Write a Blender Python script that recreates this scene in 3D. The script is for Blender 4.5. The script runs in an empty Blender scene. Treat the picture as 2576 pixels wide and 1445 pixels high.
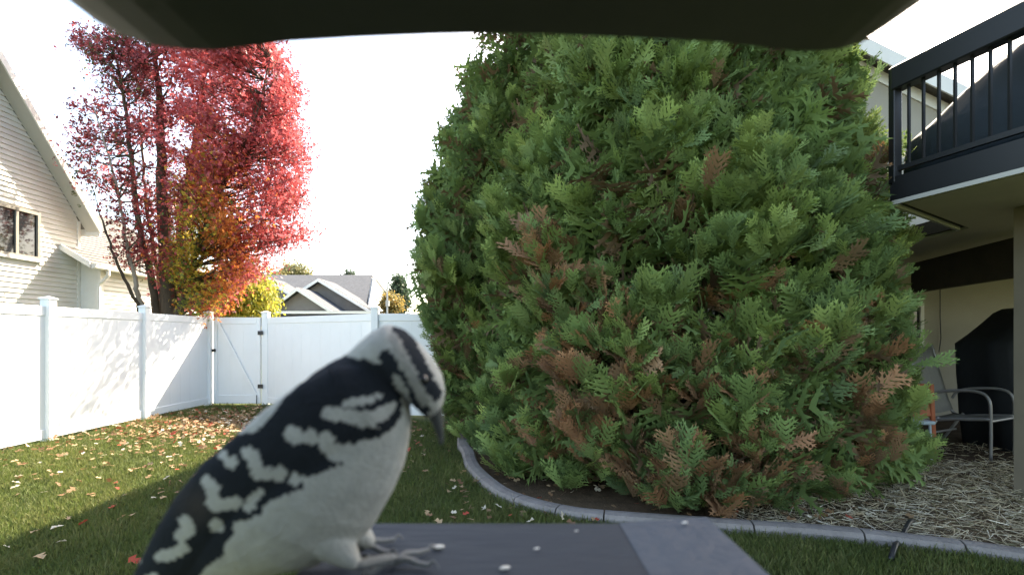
import bpy, bmesh, math, random
import numpy as np
from mathutils import Vector, Matrix, noise

random.seed(7); rng = np.random.default_rng(11)
SC = bpy.context.scene
COL = SC.collection

# ------------------------------------------------------------------ camera
CAM_H = 1.38; FPX = 1250.0; CX = 1288.0; HZ = 850.0; PW = 2576.0
cd = bpy.data.cameras.new('camera'); cam = bpy.data.objects.new('camera', cd); COL.objects.link(cam)
cam.location = (0, 0, CAM_H); cam.rotation_euler = (math.radians(90), 0, 0)
cd.sensor_width = 36; cd.lens = 36 * FPX / PW; cd.shift_y = (HZ - 722.5) / PW
cd.clip_start = 0.005; cd.clip_end = 2000
cd.dof.use_dof = True; cd.dof.focus_distance = 5.0; cd.dof.aperture_fstop = 9.0
SC.camera = cam

# ------------------------------------------------------------------ sky, sun, exposure
SUN = Vector((0.385, 0.64, 0.665)).normalized()
EL = math.asin(SUN.z); AZ = math.atan2(SUN.x, SUN.y)
w = bpy.data.worlds.new('World'); SC.world = w; w.use_nodes = True
nt = w.node_tree; bg = nt.nodes['Background']
sky = nt.nodes.new('ShaderNodeTexSky'); sky.sky_type = 'NISHITA'; sky.sun_disc = False
sky.sun_elevation = EL; sky.sun_rotation = AZ; sky.air_density = 1.0; sky.dust_density = 2.0; sky.ozone_density = 1.0
nt.links.new(sky.outputs[0], bg.inputs[0]); bg.inputs[1].default_value = 0.15
sl = bpy.data.lights.new('sun', 'SUN'); so = bpy.data.objects.new('sun', sl); COL.objects.link(so)
sl.energy = 4.6; sl.angle = math.radians(0.55); sl.color = (1, 0.95, 0.86)
so.rotation_euler = (-SUN).to_track_quat('-Z', 'Y').to_euler()
SC.view_settings.view_transform = 'Standard'; SC.view_settings.look = 'None'
SC.view_settings.exposure = 2.3; SC.view_settings.gamma = 1.0
SC.view_settings.use_white_balance = True; SC.view_settings.white_balance_temperature = 7600
SC.render.engine = 'CYCLES'
SC.cycles.use_denoising = True
SC.cycles.max_bounces = 8; SC.cycles.transparent_max_bounces = 8

def P(x, y, d):
    """a pixel of the photograph (in a 2576 wide frame) at depth d in metres"""
    return Vector(((x - CX) / FPX * d, d, CAM_H - (y - HZ) / FPX * d))
def G(x, y):
    """the same, on the ground"""
    d = CAM_H * FPX / (y - HZ); return Vector(((x - CX) / FPX * d, d, 0))

# ------------------------------------------------------------------ materials
def mat(name, col, rough=0.7, var=0.0, scale=6.0, bump=0.0, bscale=40.0, attr=None, trans=0.0, metal=0.0,
        spec=0.3, tint=None, coat=0.0, stretch=None):
    m = bpy.data.materials.new(name); m.use_nodes = True
    n = m.node_tree.nodes; l = m.node_tree.links
    b = n['Principled BSDF']; b.inputs['Roughness'].default_value = rough
    b.inputs['Metallic'].default_value = metal; b.inputs['Specular IOR Level'].default_value = spec
    b.inputs['Coat Weight'].default_value = coat
    src = None
    tc = n.new('ShaderNodeTexCoord'); co = tc.outputs['Object']
    if stretch:
        mp = n.new('ShaderNodeMapping'); mp.inputs['Scale'].default_value = stretch
        l.new(co, mp.inputs[0]); co = mp.outputs[0]
    if attr:
        a = n.new('ShaderNodeVertexColor'); a.layer_name = attr; src = a.outputs[0]
    if var > 0:
        t = n.new('ShaderNodeTexNoise'); t.inputs['Scale'].default_value = scale; t.inputs['Detail'].default_value = 6
        t.inputs['Roughness'].default_value = 0.65
        l.new(co, t.inputs['Vector'])
        r = n.new('ShaderNodeMapRange'); r.inputs[1].default_value = 0.3; r.inputs[2].default_value = 0.7
        l.new(t.outputs[0], r.inputs[0])
        mx = n.new('ShaderNodeMix'); mx.data_type = 'RGBA'
        c2 = tint if tint else tuple(c * (1 - var) for c in col)
        mx.inputs[6].default_value = (*c2, 1); mx.inputs[7].default_value = (*col, 1)
        l.new(r.outputs[0], mx.inputs[0])
        if src is not None:
            m2 = n.new('ShaderNodeMix'); m2.data_type = 'RGBA'; m2.blend_type = 'MULTIPLY'; m2.inputs[0].default_value = 1
            l.new(src, m2.inputs[6]); l.new(mx.outputs[2], m2.inputs[7]); src = m2.outputs[2]
        else:
            src = mx.outputs[2]
    if src is not None: l.new(src, b.inputs['Base Color'])
    else: b.inputs['Base Color'].default_value = (*col, 1)
    if bump > 0:
        t2 = n.new('ShaderNodeTexNoise'); t2.inputs['Scale'].default_value = bscale; t2.inputs['Detail'].default_value = 5
        l.new(co, t2.inputs['Vector'])
        bp = n.new('ShaderNodeBump'); bp.inputs['Strength'].default_value = bump; bp.inputs['Distance'].default_value = 0.02
        l.new(t2.outputs[0], bp.inputs['Height']); l.new(bp.outputs[0], b.inputs['Normal'])
    if trans > 0:
        tr = n.new('ShaderNodeBsdfTranslucent'); ms = n.new('ShaderNodeMixShader'); ms.inputs[0].default_value = trans
        if src is not None: l.new(src, tr.inputs[0])
        else: tr.inputs[0].default_value = (*col, 1)
        l.new(b.outputs[0], ms.inputs[1]); l.new(tr.outputs[0], ms.inputs[2])
        l.new(ms.outputs[0], n['Material Output'].inputs[0])
    return m

M = {}
M['lawn'] = mat('lawn_soil', (0.075, 0.10, 0.03), 0.95, 0.5, 3.0, 0.5, 60, tint=(0.045, 0.05, 0.02), spec=0.1)
M['grass'] = mat('grass_blades', (1, 1, 1), 0.6, attr='col', trans=0.35, spec=0.25)
M['mulch'] = mat('mulch', (0.13, 0.09, 0.055), 0.95, 0.5, 9.0, 0.9, 50, spec=0.1)
M['straw'] = mat('straw', (1, 1, 1), 0.8, attr='col', trans=0.15)
M['dirt'] = mat('patio_soil', (0.09, 0.06, 0.04), 0.95, 0.5, 5.0, 0.6, 40, spec=0.1)
M['kerb'] = mat('kerb_concrete', (0.26, 0.235, 0.215), 0.9, 0.35, 7.0, 0.5, 90, spec=0.2)
M['vinyl'] = mat('white_vinyl', (0.80, 0.82, 0.82), 0.45, 0.06, 1.5, spec=0.4)
M['blackmetal'] = mat('black_metal', (0.015, 0.016, 0.018), 0.45, spec=0.5)
M['siding'] = mat('cream_siding', (0.74, 0.735, 0.69), 0.6, 0.08, 3.0, 0.15, 60)
M['trimwhite'] = mat('white_trim', (0.78, 0.77, 0.73), 0.55, 0.08, 3.0)
M['soffit'] = mat('soffit_panel', (0.50, 0.49, 0.45), 0.7, 0.08, 3.0)
M['shingle'] = mat('roof_shingle', (0.25, 0.24, 0.22), 0.95, 0.45, 22, 0.7, 60, spec=0.1)
M['shingle2'] = mat('grey_shingle', (0.13, 0.135, 0.145), 0.95, 0.35, 6, 0.6, 30, spec=0.1)
M['greyside'] = mat('grey_siding', (0.21, 0.205, 0.195), 0.8, 0.15, 3)
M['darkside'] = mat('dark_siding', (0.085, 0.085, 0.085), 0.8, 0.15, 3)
M['glass'] = mat('window_glass', (0.02, 0.022, 0.025), 0.05, spec=0.8)
M['winframe'] = mat('window_frame', (0.30, 0.28, 0.24), 0.5, 0.1, 6)
M['beige'] = mat('tan_siding', (0.36, 0.335, 0.28), 0.75, 0.1, 2.0, 0.1, 40)
M['beigesoffit'] = mat('tan_soffit', (0.52, 0.47, 0.41), 0.8, 0.12, 2.0)
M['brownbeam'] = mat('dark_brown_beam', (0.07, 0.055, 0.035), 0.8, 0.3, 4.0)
M['tanpost'] = mat('tan_post', (0.30, 0.255, 0.19), 0.8, 0.15, 3.0)
M['cover'] = mat('black_cover', (0.018, 0.021, 0.024), 0.75, 0.25, 4, 0.35, 9)
M['deckcover'] = mat('navy_cover', (0.020, 0.032, 0.042), 0.7, 0.25, 3, 0.4, 7)
M['chairmetal'] = mat('chair_tube', (0.25, 0.245, 0.24), 0.4, 0.1, 9, metal=0.4)
M['sling'] = mat('chair_sling', (0.22, 0.215, 0.20), 0.85, 0.15, 30, 0.2, 200)
M['orange'] = mat('terracotta_plastic', (0.42, 0.12, 0.055), 0.5, 0.2, 5)
M['paleblue'] = mat('pale_blue_metal', (0.40, 0.50, 0.55), 0.4, 0.2, 9)
M['bark'] = mat('maple_bark', (0.11, 0.085, 0.065), 0.95, 0.45, 9, 0.7, 40, spec=0.1, stretch=(1, 1, .25))
M['barkpale'] = mat('pale_bark', (0.36, 0.30, 0.25), 0.9, 0.4, 8, 0.4, 40, stretch=(1, 1, .3))
M['leaf'] = mat('autumn_leaves', (1, 1, 1), 0.5, attr='col', trans=0.5, spec=0.35)
M['thuja'] = mat('thuja_sprays', (1, 1, 1), 0.6, attr='col', trans=0.2, spec=0.25)
M['fallen'] = mat('fallen_leaves', (1, 1, 1), 0.7, attr='col', trans=0.2)
M['tray'] = mat('slate_plastic', (0.030, 0.039, 0.050), 0.7, 0.25, 30, 0.25, 60, spec=0.2, stretch=(.25, 1, 1))
M['traysheen'] = mat('slate_plastic_sheen', (0.052, 0.068, 0.088), 0.65, 0.15, 25, 0.2, 90, spec=0.25)  # sheen of the side strip painted in as a lighter slate
M['roofplastic'] = mat('charcoal_plastic', (0.06, 0.058, 0.056), 0.6, 0.2, 20)
M['feather'] = mat('feathers', (1, 1, 1), 0.85, 0.22, 160, 0.25, 700, attr='col', spec=0.1)
M['bill'] = mat('bill_horn', (0.07, 0.075, 0.075), 0.4, 0.2, 200)
M['foot'] = mat('foot_skin', (0.23, 0.24, 0.235), 0.6, 0.3, 900, 0.5, 1500)
M['eye'] = mat('eye_black', (0.008, 0.006, 0.005), 0.08, spec=0.8)
M['husk'] = mat('seed_husk', (0.55, 0.55, 0.5), 0.7, 0.2, 300)
M['galv'] = mat('galvanised', (0.35, 0.36, 0.37), 0.5, metal=0.5)

# ------------------------------------------------------------------ helpers
ORG = {}
def tag(o, label=None, cat=None, group=None, kind=None):
    if label: o['label'] = label
    if cat: o['category'] = cat
    if group: o['group'] = group
    if kind: o['kind'] = kind
    return o
def empty(name, loc, label, cat, group=None):
    o = bpy.data.objects.new(name, None); COL.objects.link(o); o.location = loc; o.empty_display_size = .1
    ORG[o.name] = Vector(loc); return tag(o, label, cat, group)

class MB:
    def __init__(s): s.v = []; s.f = []
    def poly_prism(s, pts, vec):
        """a flat polygon (3D points) pushed along vec"""
        n = len(pts); k = len(s.v); vec = Vector(vec)
        s.v += [Vector(p) for p in pts] + [Vector(p) + vec for p in pts]
        s.f.append(tuple(k + i for i in range(n))[::-1]); s.f.append(tuple(k + n + i for i in range(n)))
        for i in range(n):
            j = (i + 1) % n; s.f.append((k + i, k + j, k + n + j, k + n + i))
        return s
    def box(s, a, b):
        (x0, y0, z0), (x1, y1, z1) = a, b
        return s.poly_prism([(x0, y0, z0), (x1, y0, z0), (x1, y1, z0), (x0, y1, z0)], (0, 0, z1 - z0))
    def beam(s, p, q, wd, ht, up=(0, 0, 1)):
        """bar from p to q, wd wide across and ht high"""
        p = Vector(p); q = Vector(q); d = (q - p).normalized(); u = Vector(up)
        side = d.cross(u).normalized(); u2 = side.cross(d).normalized()
        a = side * wd / 2; b = u2 * ht / 2
        return s.poly_prism([p - a - b, p + a - b, p + a + b, p - a + b], q - p)
    def tube(s, pts, rad, n=8, caps=True):
        pts = [Vector(p) for p in pts]; k0 = len(s.v); ref = None
        if not hasattr(rad, '__len__'): rad = [rad] * len(pts)
        for i, p in enumerate(pts):
            d = (pts[min(i + 1, len(pts) - 1)] - pts[max(i - 1, 0)]).normalized()
            if ref is None:
                ref = d.orthogonal().normalized()
            ref = (ref - d * ref.dot(d)).normalized(); b = d.cross(ref)
            for j in range(n):
                a = 2 * math.pi * j / n
                s.v.append(p + (ref * math.cos(a) + b * math.sin(a)) * rad[i])
        for i in range(len(pts) - 1):
            for j in range(n):
                a = k0 + i * n + j; b_ = k0 + i * n + (j + 1) % n
                s.f.append((a, b_, b_ + n, a + n))
        if caps:
            s.f.append(tuple(k0 + j for j in range(n))[::-1]); e = k0 + (len(pts) - 1) * n
            s.f.append(tuple(e + j for j in range(n)))
        return s
    def loft(s, rings, caps=True):
        k0 = len(s.v); n = len(rings[0])
        for r in rings: s.v += [Vector(p) for p in r]
        for i in range(len(rings) - 1):
            for j in range(n):
                a = k0 + i * n + j; b_ = k0 + i * n + (j + 1) % n
                s.f.append((a, b_, b_ + n, a + n))
        if caps:
            s.f.append(tuple(k0 + j for j in range(n))[::-1]); e = k0 + (len(rings) - 1) * n
            s.f.append(tuple(e + j for j in range(n)))
        return s
    def build(s, name, m, parent=None, smooth=False, bevel=0, fix=True):
        o0 = ORG[parent.name] if parent else Vector((0, 0, 0))
        me = bpy.data.meshes.new(name)
        me.from_pydata([tuple(v - o0) for v in s.v], [], s.f)
        if fix or bevel:
            bm = bmesh.new(); bm.from_mesh(me)
            bmesh.ops.recalc_face_normals(bm, faces=bm.faces)
            if bevel:
                bmesh.ops.bevel(bm, geom=[e for e in bm.edges if len(e.link_faces) == 2 and e.calc_face_angle(0) > .5],
                                offset=bevel, segments=1, affect='EDGES', clamp_overlap=True)
            bm.to_mesh(me); bm.free()
        if smooth: me.shade_smooth()
        me.materials.append(m if not isinstance(m, str) else M[m])
        o = bpy.data.objects.new(name, me); COL.objects.link(o)
        if parent: o.parent = parent
        ORG[o.name] = o0
        return o

def np_mesh(name, V, F, C, m, parent=None, smooth=False):
    """triangle mesh from arrays; C is one colour per vertex"""
    o0 = ORG[parent.name] if parent else Vector((0, 0, 0))
    V = np.asarray(V, np.float32) - np.array(o0, np.float32); F = np.asarray(F, np.int32)
    me = bpy.data.meshes.new(name)
    me.vertices.add(len(V)); me.vertices.foreach_set('co', V.ravel())
    me.loops.add(F.size); me.loops.foreach_set('vertex_index', F.ravel())
    me.polygons.add(len(F)); me.polygons.foreach_set('loop_start', np.arange(0, F.size, F.shape[1], dtype=np.int32))
    me.update(calc_edges=True)
    if C is not None:
        ca = me.color_attributes.new('col', 'FLOAT_COLOR', 'POINT')
        C4 = np.ones((len(V), 4), np.float32); C4[:, :3] = C
        ca.data.foreach_set('color', C4.ravel())
    if smooth: me.shade_smooth()
    me.materials.append(M[m]); o = bpy.data.objects.new(name, me); COL.objects.link(o)
    if parent: o.parent = parent
    ORG[o.name] = o0
    return o

def unit(a): return a / np.maximum(np.linalg.norm(a, axis=-1, keepdims=True), 1e-9)
def scatter(tv, tf, pos, axis, roll, size, flip=None):
    """copies of a template (y along the axis, x across, z normal) at many places; returns V, F"""
    n = len(pos); axis = unit(axis)
    h = np.where(np.abs(axis[:, 2:3]) > .9, np.array([[1., 0, 0]]), np.array([[0, 0, 1.]]))
    s = unit(np.cross(axis, h)); nn = np.cross(s, axis)
    c, sn = np.cos(roll)[:, None], np.sin(roll)[:, None]
    s2 = s * c + nn * sn; n2 = -s * sn + nn * c
    sz = np.asarray(size).reshape(n, 1, 1)
    V = pos[:, None, :] + (tv[None, :, 0:1] * s2[:, None] + tv[None, :, 1:2] * axis[:, None] + tv[None, :, 2:3] * n2[:, None]) * sz
    F = (tf[None] + (np.arange(n) * len(tv))[:, None, None])
    return V.reshape(-1, 3), F.reshape(-1, tf.shape[1])

# ------------------------------------------------------------------ the ground
g = MB(); n = 36
def kerb_pts():
    px = [(1178, 1146), (1192, 1185), (1255, 1243), (1330, 1275), (1420, 1297), (1520, 1310), (1850, 1334), (2100, 1352), (2330, 1378), (2575, 1412)]
    p = [G(*q) for q in px]
    p = [Vector((-.62, 8.2, 0)), Vector((-.68, 7.2, 0)), Vector((-.62, 6.3, 0))] + p + [Vector((3.95, 2.55, 0)), Vector((5.2, 1.6, 0))]
    return p
def catmull(p, k=6):
    out = []
    for i in range(len(p) - 1):
        a = p[max(i - 1, 0)]; b = p[i]; c = p[i + 1]; d = p[min(i + 2, len(p) - 1)]
        for j in range(k):
            t = j / k
            out.append(.5 * ((2 * b) + (c - a) * t + (2 * a - 5 * b + 4 * c - d) * t * t + (3 * b - a - 3 * c + d) * t ** 3))
    return out + [p[-1]]
KP = catmull(kerb_pts(), 7)
lawn = MB(); lawn.v = [Vector((-300, -100, 0)), Vector((300, -100, 0)), Vector((300, 700, 0)), Vector((-300, 700, 0))]; lawn.f = [(0, 1, 2, 3)]
tag(lawn.build('ground', 'lawn'), 'green lawn with thin soil between the blades', 'lawn', kind='structure')
bed = MB(); bp = [p + Vector((0, 0, .006)) for p in KP] + [Vector((9, 1.6, .006)), Vector((12, 8.4, .006)), Vector((-.6, 8.4, .006))]
bed.v = bp; bed.f = [tuple(range(len(bp)))]
tag(bed.build('mulch_bed', 'mulch'), 'brown mulch bed inside the curved kerb', 'ground', kind='structure')
pat = MB(); pat.v = [Vector(p) for p in ((4.2, 5.0, .012), (12, 4.6, .012), (12, 8.4, .012), (3.8, 8.4, .012))]; pat.f = [(0, 1, 2, 3)]
tag(pat.build('patio_ground', 'dirt'), 'dark bare ground under the raised deck', 'ground', kind='structure')
kr = empty('garden_kerb', tuple(KP[len(KP) // 2]), 'curved grey concrete edging kerb round the mulch bed', 'kerb')
seg = 0; i = 0
while i < len(KP) - 1:
    j = min(i + 8, len(KP) - 1); rings = []
    for q in range(i, j + 1):
        d = (KP[min(q + 1, len(KP) - 1)] - KP[max(q - 1, 0)]).normalized(); s = Vector((-d.y, d.x, 0)); p = KP[q].copy()
        if q == i: p = p + d * .006
        if q == j: p = p - d * .006
        wd = .075; h = .075
        rings.append([p + s * a * wd + Vector((0, 0, z)) for a, z in ((-1, -.02), (-1, h * .55), (-.72, h * .92), (0, h), (.72, h * .92), (1, h * .55), (1, -.02))])
    kb = MB().loft(rings); kb.build('kerb_segment', 'kerb', kr); i = j

# grass -------------------------------------------------------------------
KX = np.array([p.x for p in KP]); KY = np.array([p.y for p in KP])
def in_bed(x, y):
    poly = np.array([[p.x, p.y] for p in KP] + [[9, 1.6], [12, 8.4], [-.6, 8.4]]); ins = np.zeros(len(x), bool)
    j = len(poly) - 1
    for i in range(len(poly)):
        xi, yi = poly[i]; xj, yj = poly[j]
        c = ((yi > y) != (yj > y)) & (x < (xj - xi) * (y - yi) / (yj - yi + 1e-12) + xi); ins ^= c; j = i
    return ins
def noise2(x, y, s, seed=0):
    r = np.random.default_rng(seed); out = np.zeros_like(x)
    for k in range(5):
        a, b, c = r.uniform(-1, 1, 3); f = s * (1 + .7 * k); out += np.sin(f * (x * math.cos(a * 3) + y * math.sin(a * 3)) + c * 9 + b * 4 * np.sin(f * .4 * y + c))
    return out / 5
def make_grass():
    N = 330000
    u = rng.random(N); y = 2.3 * (10.4 / 2.3) ** u          # even on screen
    hw = y * 1.06; x = rng.uniform(-1, 1, N) * hw
    ok = (x > -6.2) & (~in_bed(x, y)) & ((y < 10.2) & (y < 10.28 - (x + 5.1) * .58))
    x, y = x[ok], y[ok]; N = len(x)
    n1 = noise2(x, y, 2.2, 3); n2 = noise2(x, y, 9, 4)
    sz = np.clip(.045 + .014 * n1 + rng.normal(0, .010, N), .02, .08) * (1 + .04 * y)
    tv = np.array([[-.055, 0, 0], [.055, 0, 0], [.04, .6, .06], [.03, 1, .2]]); tf = np.array([[0, 1, 2], [0, 2, 3]])
    ax = np.stack([rng.normal(0, .5, N), rng.normal(0, .5, N), np.ones(N)], 1)
    pos = np.stack([x, y, np.zeros(N)], 1)
    V, F = scatter(tv, tf, pos, ax, rng.uniform(0, 6.28, N), sz)
    base = np.array([.098, .135, .030]); yel = np.array([.205, .195, .075]); dk = np.array([.055, .085, .022])
    t = np.clip(.35 + .35 * n2 + rng.normal(0, .25, N), 0, 1)[:, None]; c = base * (1 - t) + yel * t
    t2 = np.clip(.3 - .4 * n1 + rng.normal(0, .15, N), 0, .7)[:, None]; c = c * (1 - t2) + dk * t2
    C = np.repeat(c, 4, 0)
    tag(np_mesh('grass', V, F, C, 'grass'), 'short green lawn grass blades', 'grass', kind='stuff')
make_grass()

# straw mulch at the right of the bed
def make_straw():
    N = 36000
    x = rng.uniform(1.6, 7.5, N); y = rng.uniform(2.2, 6.4, N)
    ok = in_bed(x, y) & (x / y > .45) & ~((y > 5.4) & (rng.random(N) > .2)); x, y = x[ok], y[ok]; N = len(x)
    tv = np.array([[-.022, -.5, 0], [.022, -.5, 0], [.022, .5, .03], [-.022, .5, .03]]); tf = np.array([[0, 1, 2], [0, 2, 3]])
    ax = np.stack([rng.normal(0, 1, N), rng.normal(0, .7, N), rng.normal(0, .22, N)], 1)
    pos = np.stack([x, y, .012 + rng.random(N) * .05], 1)
    V, F = scatter(tv, tf, pos, ax, rng.uniform(0, 6.28, N), rng.uniform(.04, .12, N))
    pal = np.array([[.48, .40, .26], [.60, .53, .38], [.34, .27, .17], [.22, .20, .11], [.70, .64, .50]])
    c = pal[rng.choice(5, N, p=[.3, .22, .22, .16, .10])] * rng.uniform(.8, 1.15, (N, 1))
    tag(np_mesh('straw_mulch', V, F, np.repeat(c, 4, 0), 'straw'), 'dry straw and cut needles strewn over the bed', 'straw', kind='stuff')
make_straw()

# ------------------------------------------------------------------ white vinyl fence
FX = -6.25; FH = 1.83
def fence_run(pts, label, first_post=True, last_post=True):
    r = empty('vinyl_fence', (pts[0][0], pts[0][1], 0), label, 'fence')
    for k, (a, b) in enumerate(zip(pts[:-1], pts[1:])):
        a = Vector((*a, 0)); b = Vector((*b, 0)); d = (b - a).normalized()
        p = a + d * .055; q = b - d * .055; L = (q - p).length
        s = Vector((-d.y, d.x, 0))
        nb = max(1, round(L / .28)); 
        for i in range(nb):       # tongue and groove boards
            u0 = p + d * (L * i / nb + .0012); u1 = p + d * (L * (i + 1) / nb - .0012)
            MB().beam((u0 + u1) / 2 + Vector((0, 0, .13)), (u0 + u1) / 2 + Vector((0, 0, FH - .13)), (u1 - u0).length, .022, up=s).build('board', 'vinyl', r)
        MB().beam(p + Vector((0, 0, FH - .085)), q + Vector((0, 0, FH - .085)), .045, .13).build('top_rail', 'vinyl', r, bevel=.006)
        MB().beam(p + Vector((0, 0, .10)), q + Vector((0, 0, .10)), .045, .13).build('bottom_rail', 'vinyl', r, bevel=.006)
    for k, a in enumerate(pts):
        if (k == 0 and not first_post) or (k == len(pts) - 1 and not last_post): continue
        post(r, a)
    return r
def post(r, a, h=1.90):
    x, y = a
    o = MB().box((x - .0635, y - .0635, 0), (x + .0635, y + .0635, h)).build('post', 'vinyl', r, bevel=.008)
    c = MB(); e = .072
    c.box((x - e, y - e, h), (x + e, y + e, h + .02))
    k = len(c.v); c.v += [Vector((x - e, y - e, h + .02)), Vector((x + e, y - e, h + .02)), Vector((x + e, y + e, h + .02)), Vector((x - e, y + e, h + .02)), Vector((x, y, h + .05))]
    c.f += [(k, k + 1, k + 4), (k + 1, k + 2, k + 4), (k + 2, k + 3, k + 4), (k + 3, k, k + 4)]
    c.build('post_cap', 'vinyl', o)
ys = [3.2, 4.95, 6.70, 8.45, 10.24]
fence_run([(FX, y) for y in ys], 'sunlit white vinyl privacy fence dappled with leaf shadows', True, True)
GA, GB = (-6.07, 10.26), (-5.12, 10.34)
# gate
gt = empty('garden_gate', (-6.0, 10.3, 0), 'white vinyl gate with a diagonal brace and a dark latch', 'gate')
gx0, gx1, gy = -6.165, -5.20, 10.285
MB().box((gx0, gy - .03, .03), (gx0 + .075, gy + .03, FH - .02)).build('stile', 'vinyl', gt, bevel=.005)
MB().box((gx1 - .075, gy - .03, .03), (gx1, gy + .03, FH - .02)).build('stile', 'vinyl', gt, bevel=.005)
MB().box((gx0 + .077, gy - .028, FH - .15), (gx1 - .077, gy + .028, FH - .02)).build('top_rail', 'vinyl', gt, bevel=.005)
MB().box((gx0 + .077, gy - .028, .03), (gx1 - .077, gy + .028, .21)).build('bottom_rail', 'vinyl', gt, bevel=.005)
for k in range(3):
    a = gx0 + .077 + k * .2703
    MB().box((a, gy - .008, .21), (a + .2681, gy + .014, FH - .15)).build('board', 'vinyl', gt)
MB().beam((gx0 + .09, gy - .030, FH - .10), (gx1 - .05, gy - .030, .15), .03, .055, up=(0, 0, 1)).build('brace', 'vinyl', gt, bevel=.004)
MB().box((gx0 - .02, gy - .05, 1.10), (gx0 + .05, gy - .03, 1.16)).beam((gx0 - .05, gy - .055, 1.13), (gx0 + .07, gy - .055, 1.13), .012, .012).build('latch', 'blackmetal', gt)
for z in (.35, 1.45): MB().box((gx1 - .04, gy - .05, z), (gx1 + .06, gy - .031, z + .08)).build('hinge', 'blackmetal', gt)
MB().tube([(gx1 - .06, gy - .05, .21), (gx1 - .06, gy - .05, .02)], .008).build('drop_bolt', 'blackmetal', gt)
fence_run([GB, (-2.40, 8.72), (-.30, 8.62)], 'shaded white vinyl fence between the gate and the evergreen hedge')

# ------------------------------------------------------------------ cream house beyond the fence
def window(parent, origin, ux, uz, nrm, w_, h_, panes=2, fr=.06, frame='winframe'):
    o = Vector(origin); ux = Vector(ux); uz = Vector(uz); nn = Vector(nrm)
    fb = MB()
    def bar(a0, a1, b0, b1, t=.06, off=0.0):
        fb.poly_prism([o + ux * a0 + uz * b0 + nn * off, o + ux * a1 + uz * b0 + nn * off, o + ux * a1 + uz * b1 + nn * off, o + ux * a0 + uz * b1 + nn * off], nn * t)
    bar(0, fr, 0, h_); bar(w_ - fr, w_, 0, h_); bar(fr, w_ - fr, 0, fr); bar(fr, w_ - fr, h_ - fr, h_)
    for i in range(1, panes): bar(w_ * i / panes - fr * .45, w_ * i / panes + fr * .45, fr, h_ - fr, .05)
    f = fb.build('window', frame, parent)
    for i in range(panes):
        a0 = w_ * i / panes + (fr if i == 0 else fr * .45); a1 = w_ * (i + 1) / panes - (fr if i == panes - 1 else fr * .45)
        MB().poly_prism([o + ux * a0 + uz * fr + nn * .012, o + ux * a1 + uz * fr + nn * .012, o + ux * a1 + uz * (h_ - fr) + nn * .012, o + ux * a0 + uz * (h_ - fr) + nn * .012], nn * .008).build('pane', 'glass', f)
    sb = MB(); p0 = o - ux * .04 - uz * .05
    sb.poly_prism([p0, p0 + ux * (w_ + .08), p0 + ux * (w_ + .08) + uz * .05, p0 + uz * .05], nn * .09).build('sill', 'trimwhite', f)
    return f
def lap_board(parent, x, y0, y1, z0, z1, ye0=None, ye1=None):
    """one lapped board on a wall facing +x; bottom edge proud; ye: ends at the top edge"""
    ye0 = y0 if ye0 is None else ye0; ye1 = y1 if ye1 is None else ye1
    b = MB(); b.v = [Vector(p) for p in ((x, y0, z0), (x + .034, y0, z0), (x + .006, ye0, z1), (x, ye0, z1), (x, y1, z0), (x + .034, y1, z0), (x + .006, ye1, z1), (x, ye1, z1))]
    b.f = [(0, 1, 2, 3), (7, 6, 5, 4), (0, 4, 5, 1), (1, 5, 6, 2), (2, 6, 7, 3), (3, 7, 4, 0)]
    b.build('siding_board', 'siding', parent)

WX = -10.1; RY, RZ = 9.35, 1.38 + 5.48; SL = 1.22; OV = .34; Y1 = 11.6; Y0 = 2 * RY - Y1
hs = empty('neighbour_house', (WX, RY, 0), 'cream lap-sided house with steep gable beyond the sunlit fence', 'house')
def rz(y): return RZ - abs(y - RY) * SL       # underside of the roof at y
wl = MB().poly_prism([(WX - .02, Y0, 0), (WX - .02, Y1, 0), (WX - .02, Y1, rz(Y1)), (WX - .02, RY, RZ), (WX - .02, Y0, rz(Y0))], (-6, 0, 0)).build('wall', 'siding', hs)
wy0, wy1, wz0, wz1 = 9.62, 10.60, 1.38 + 1.66, 1.38 + 2.66
z = 0.0; bh = .105
while z < RZ - .12:
    z1 = z + bh + .004
    a0 = max(Y0 + .06, RY - (RZ - z) / SL); a1 = min(Y1 - .06, RY + (RZ - z) / SL)
    b0 = max(Y0 + .06, RY - (RZ - z1) / SL); b1 = min(Y1 - .06, RY + (RZ - z1) / SL)
    if z1 > wz0 - .05 and z < wz1 + .04:
        lap_board(wl, WX - .02, a0, wy0 - .02, z, z1, b0); lap_board(wl, WX - .02, wy1 + .02, a1, z, z1, None, b1)
    else: lap_board(wl, WX - .02, a0, a1, z, z1, b0, b1)
    z += bh
MB().box((WX - .03, Y1 - .06, 0), (WX + .02, Y1 + .012, rz(Y1) - .01)).build('corner_trim', 'trimwhite', hs)
window(hs, (WX - .01, wy1, wz0), (0, -1, 0), (0, 0, 1), (1, 0, 0), wy1 - wy0, wz1 - wz0, 2)
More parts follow.
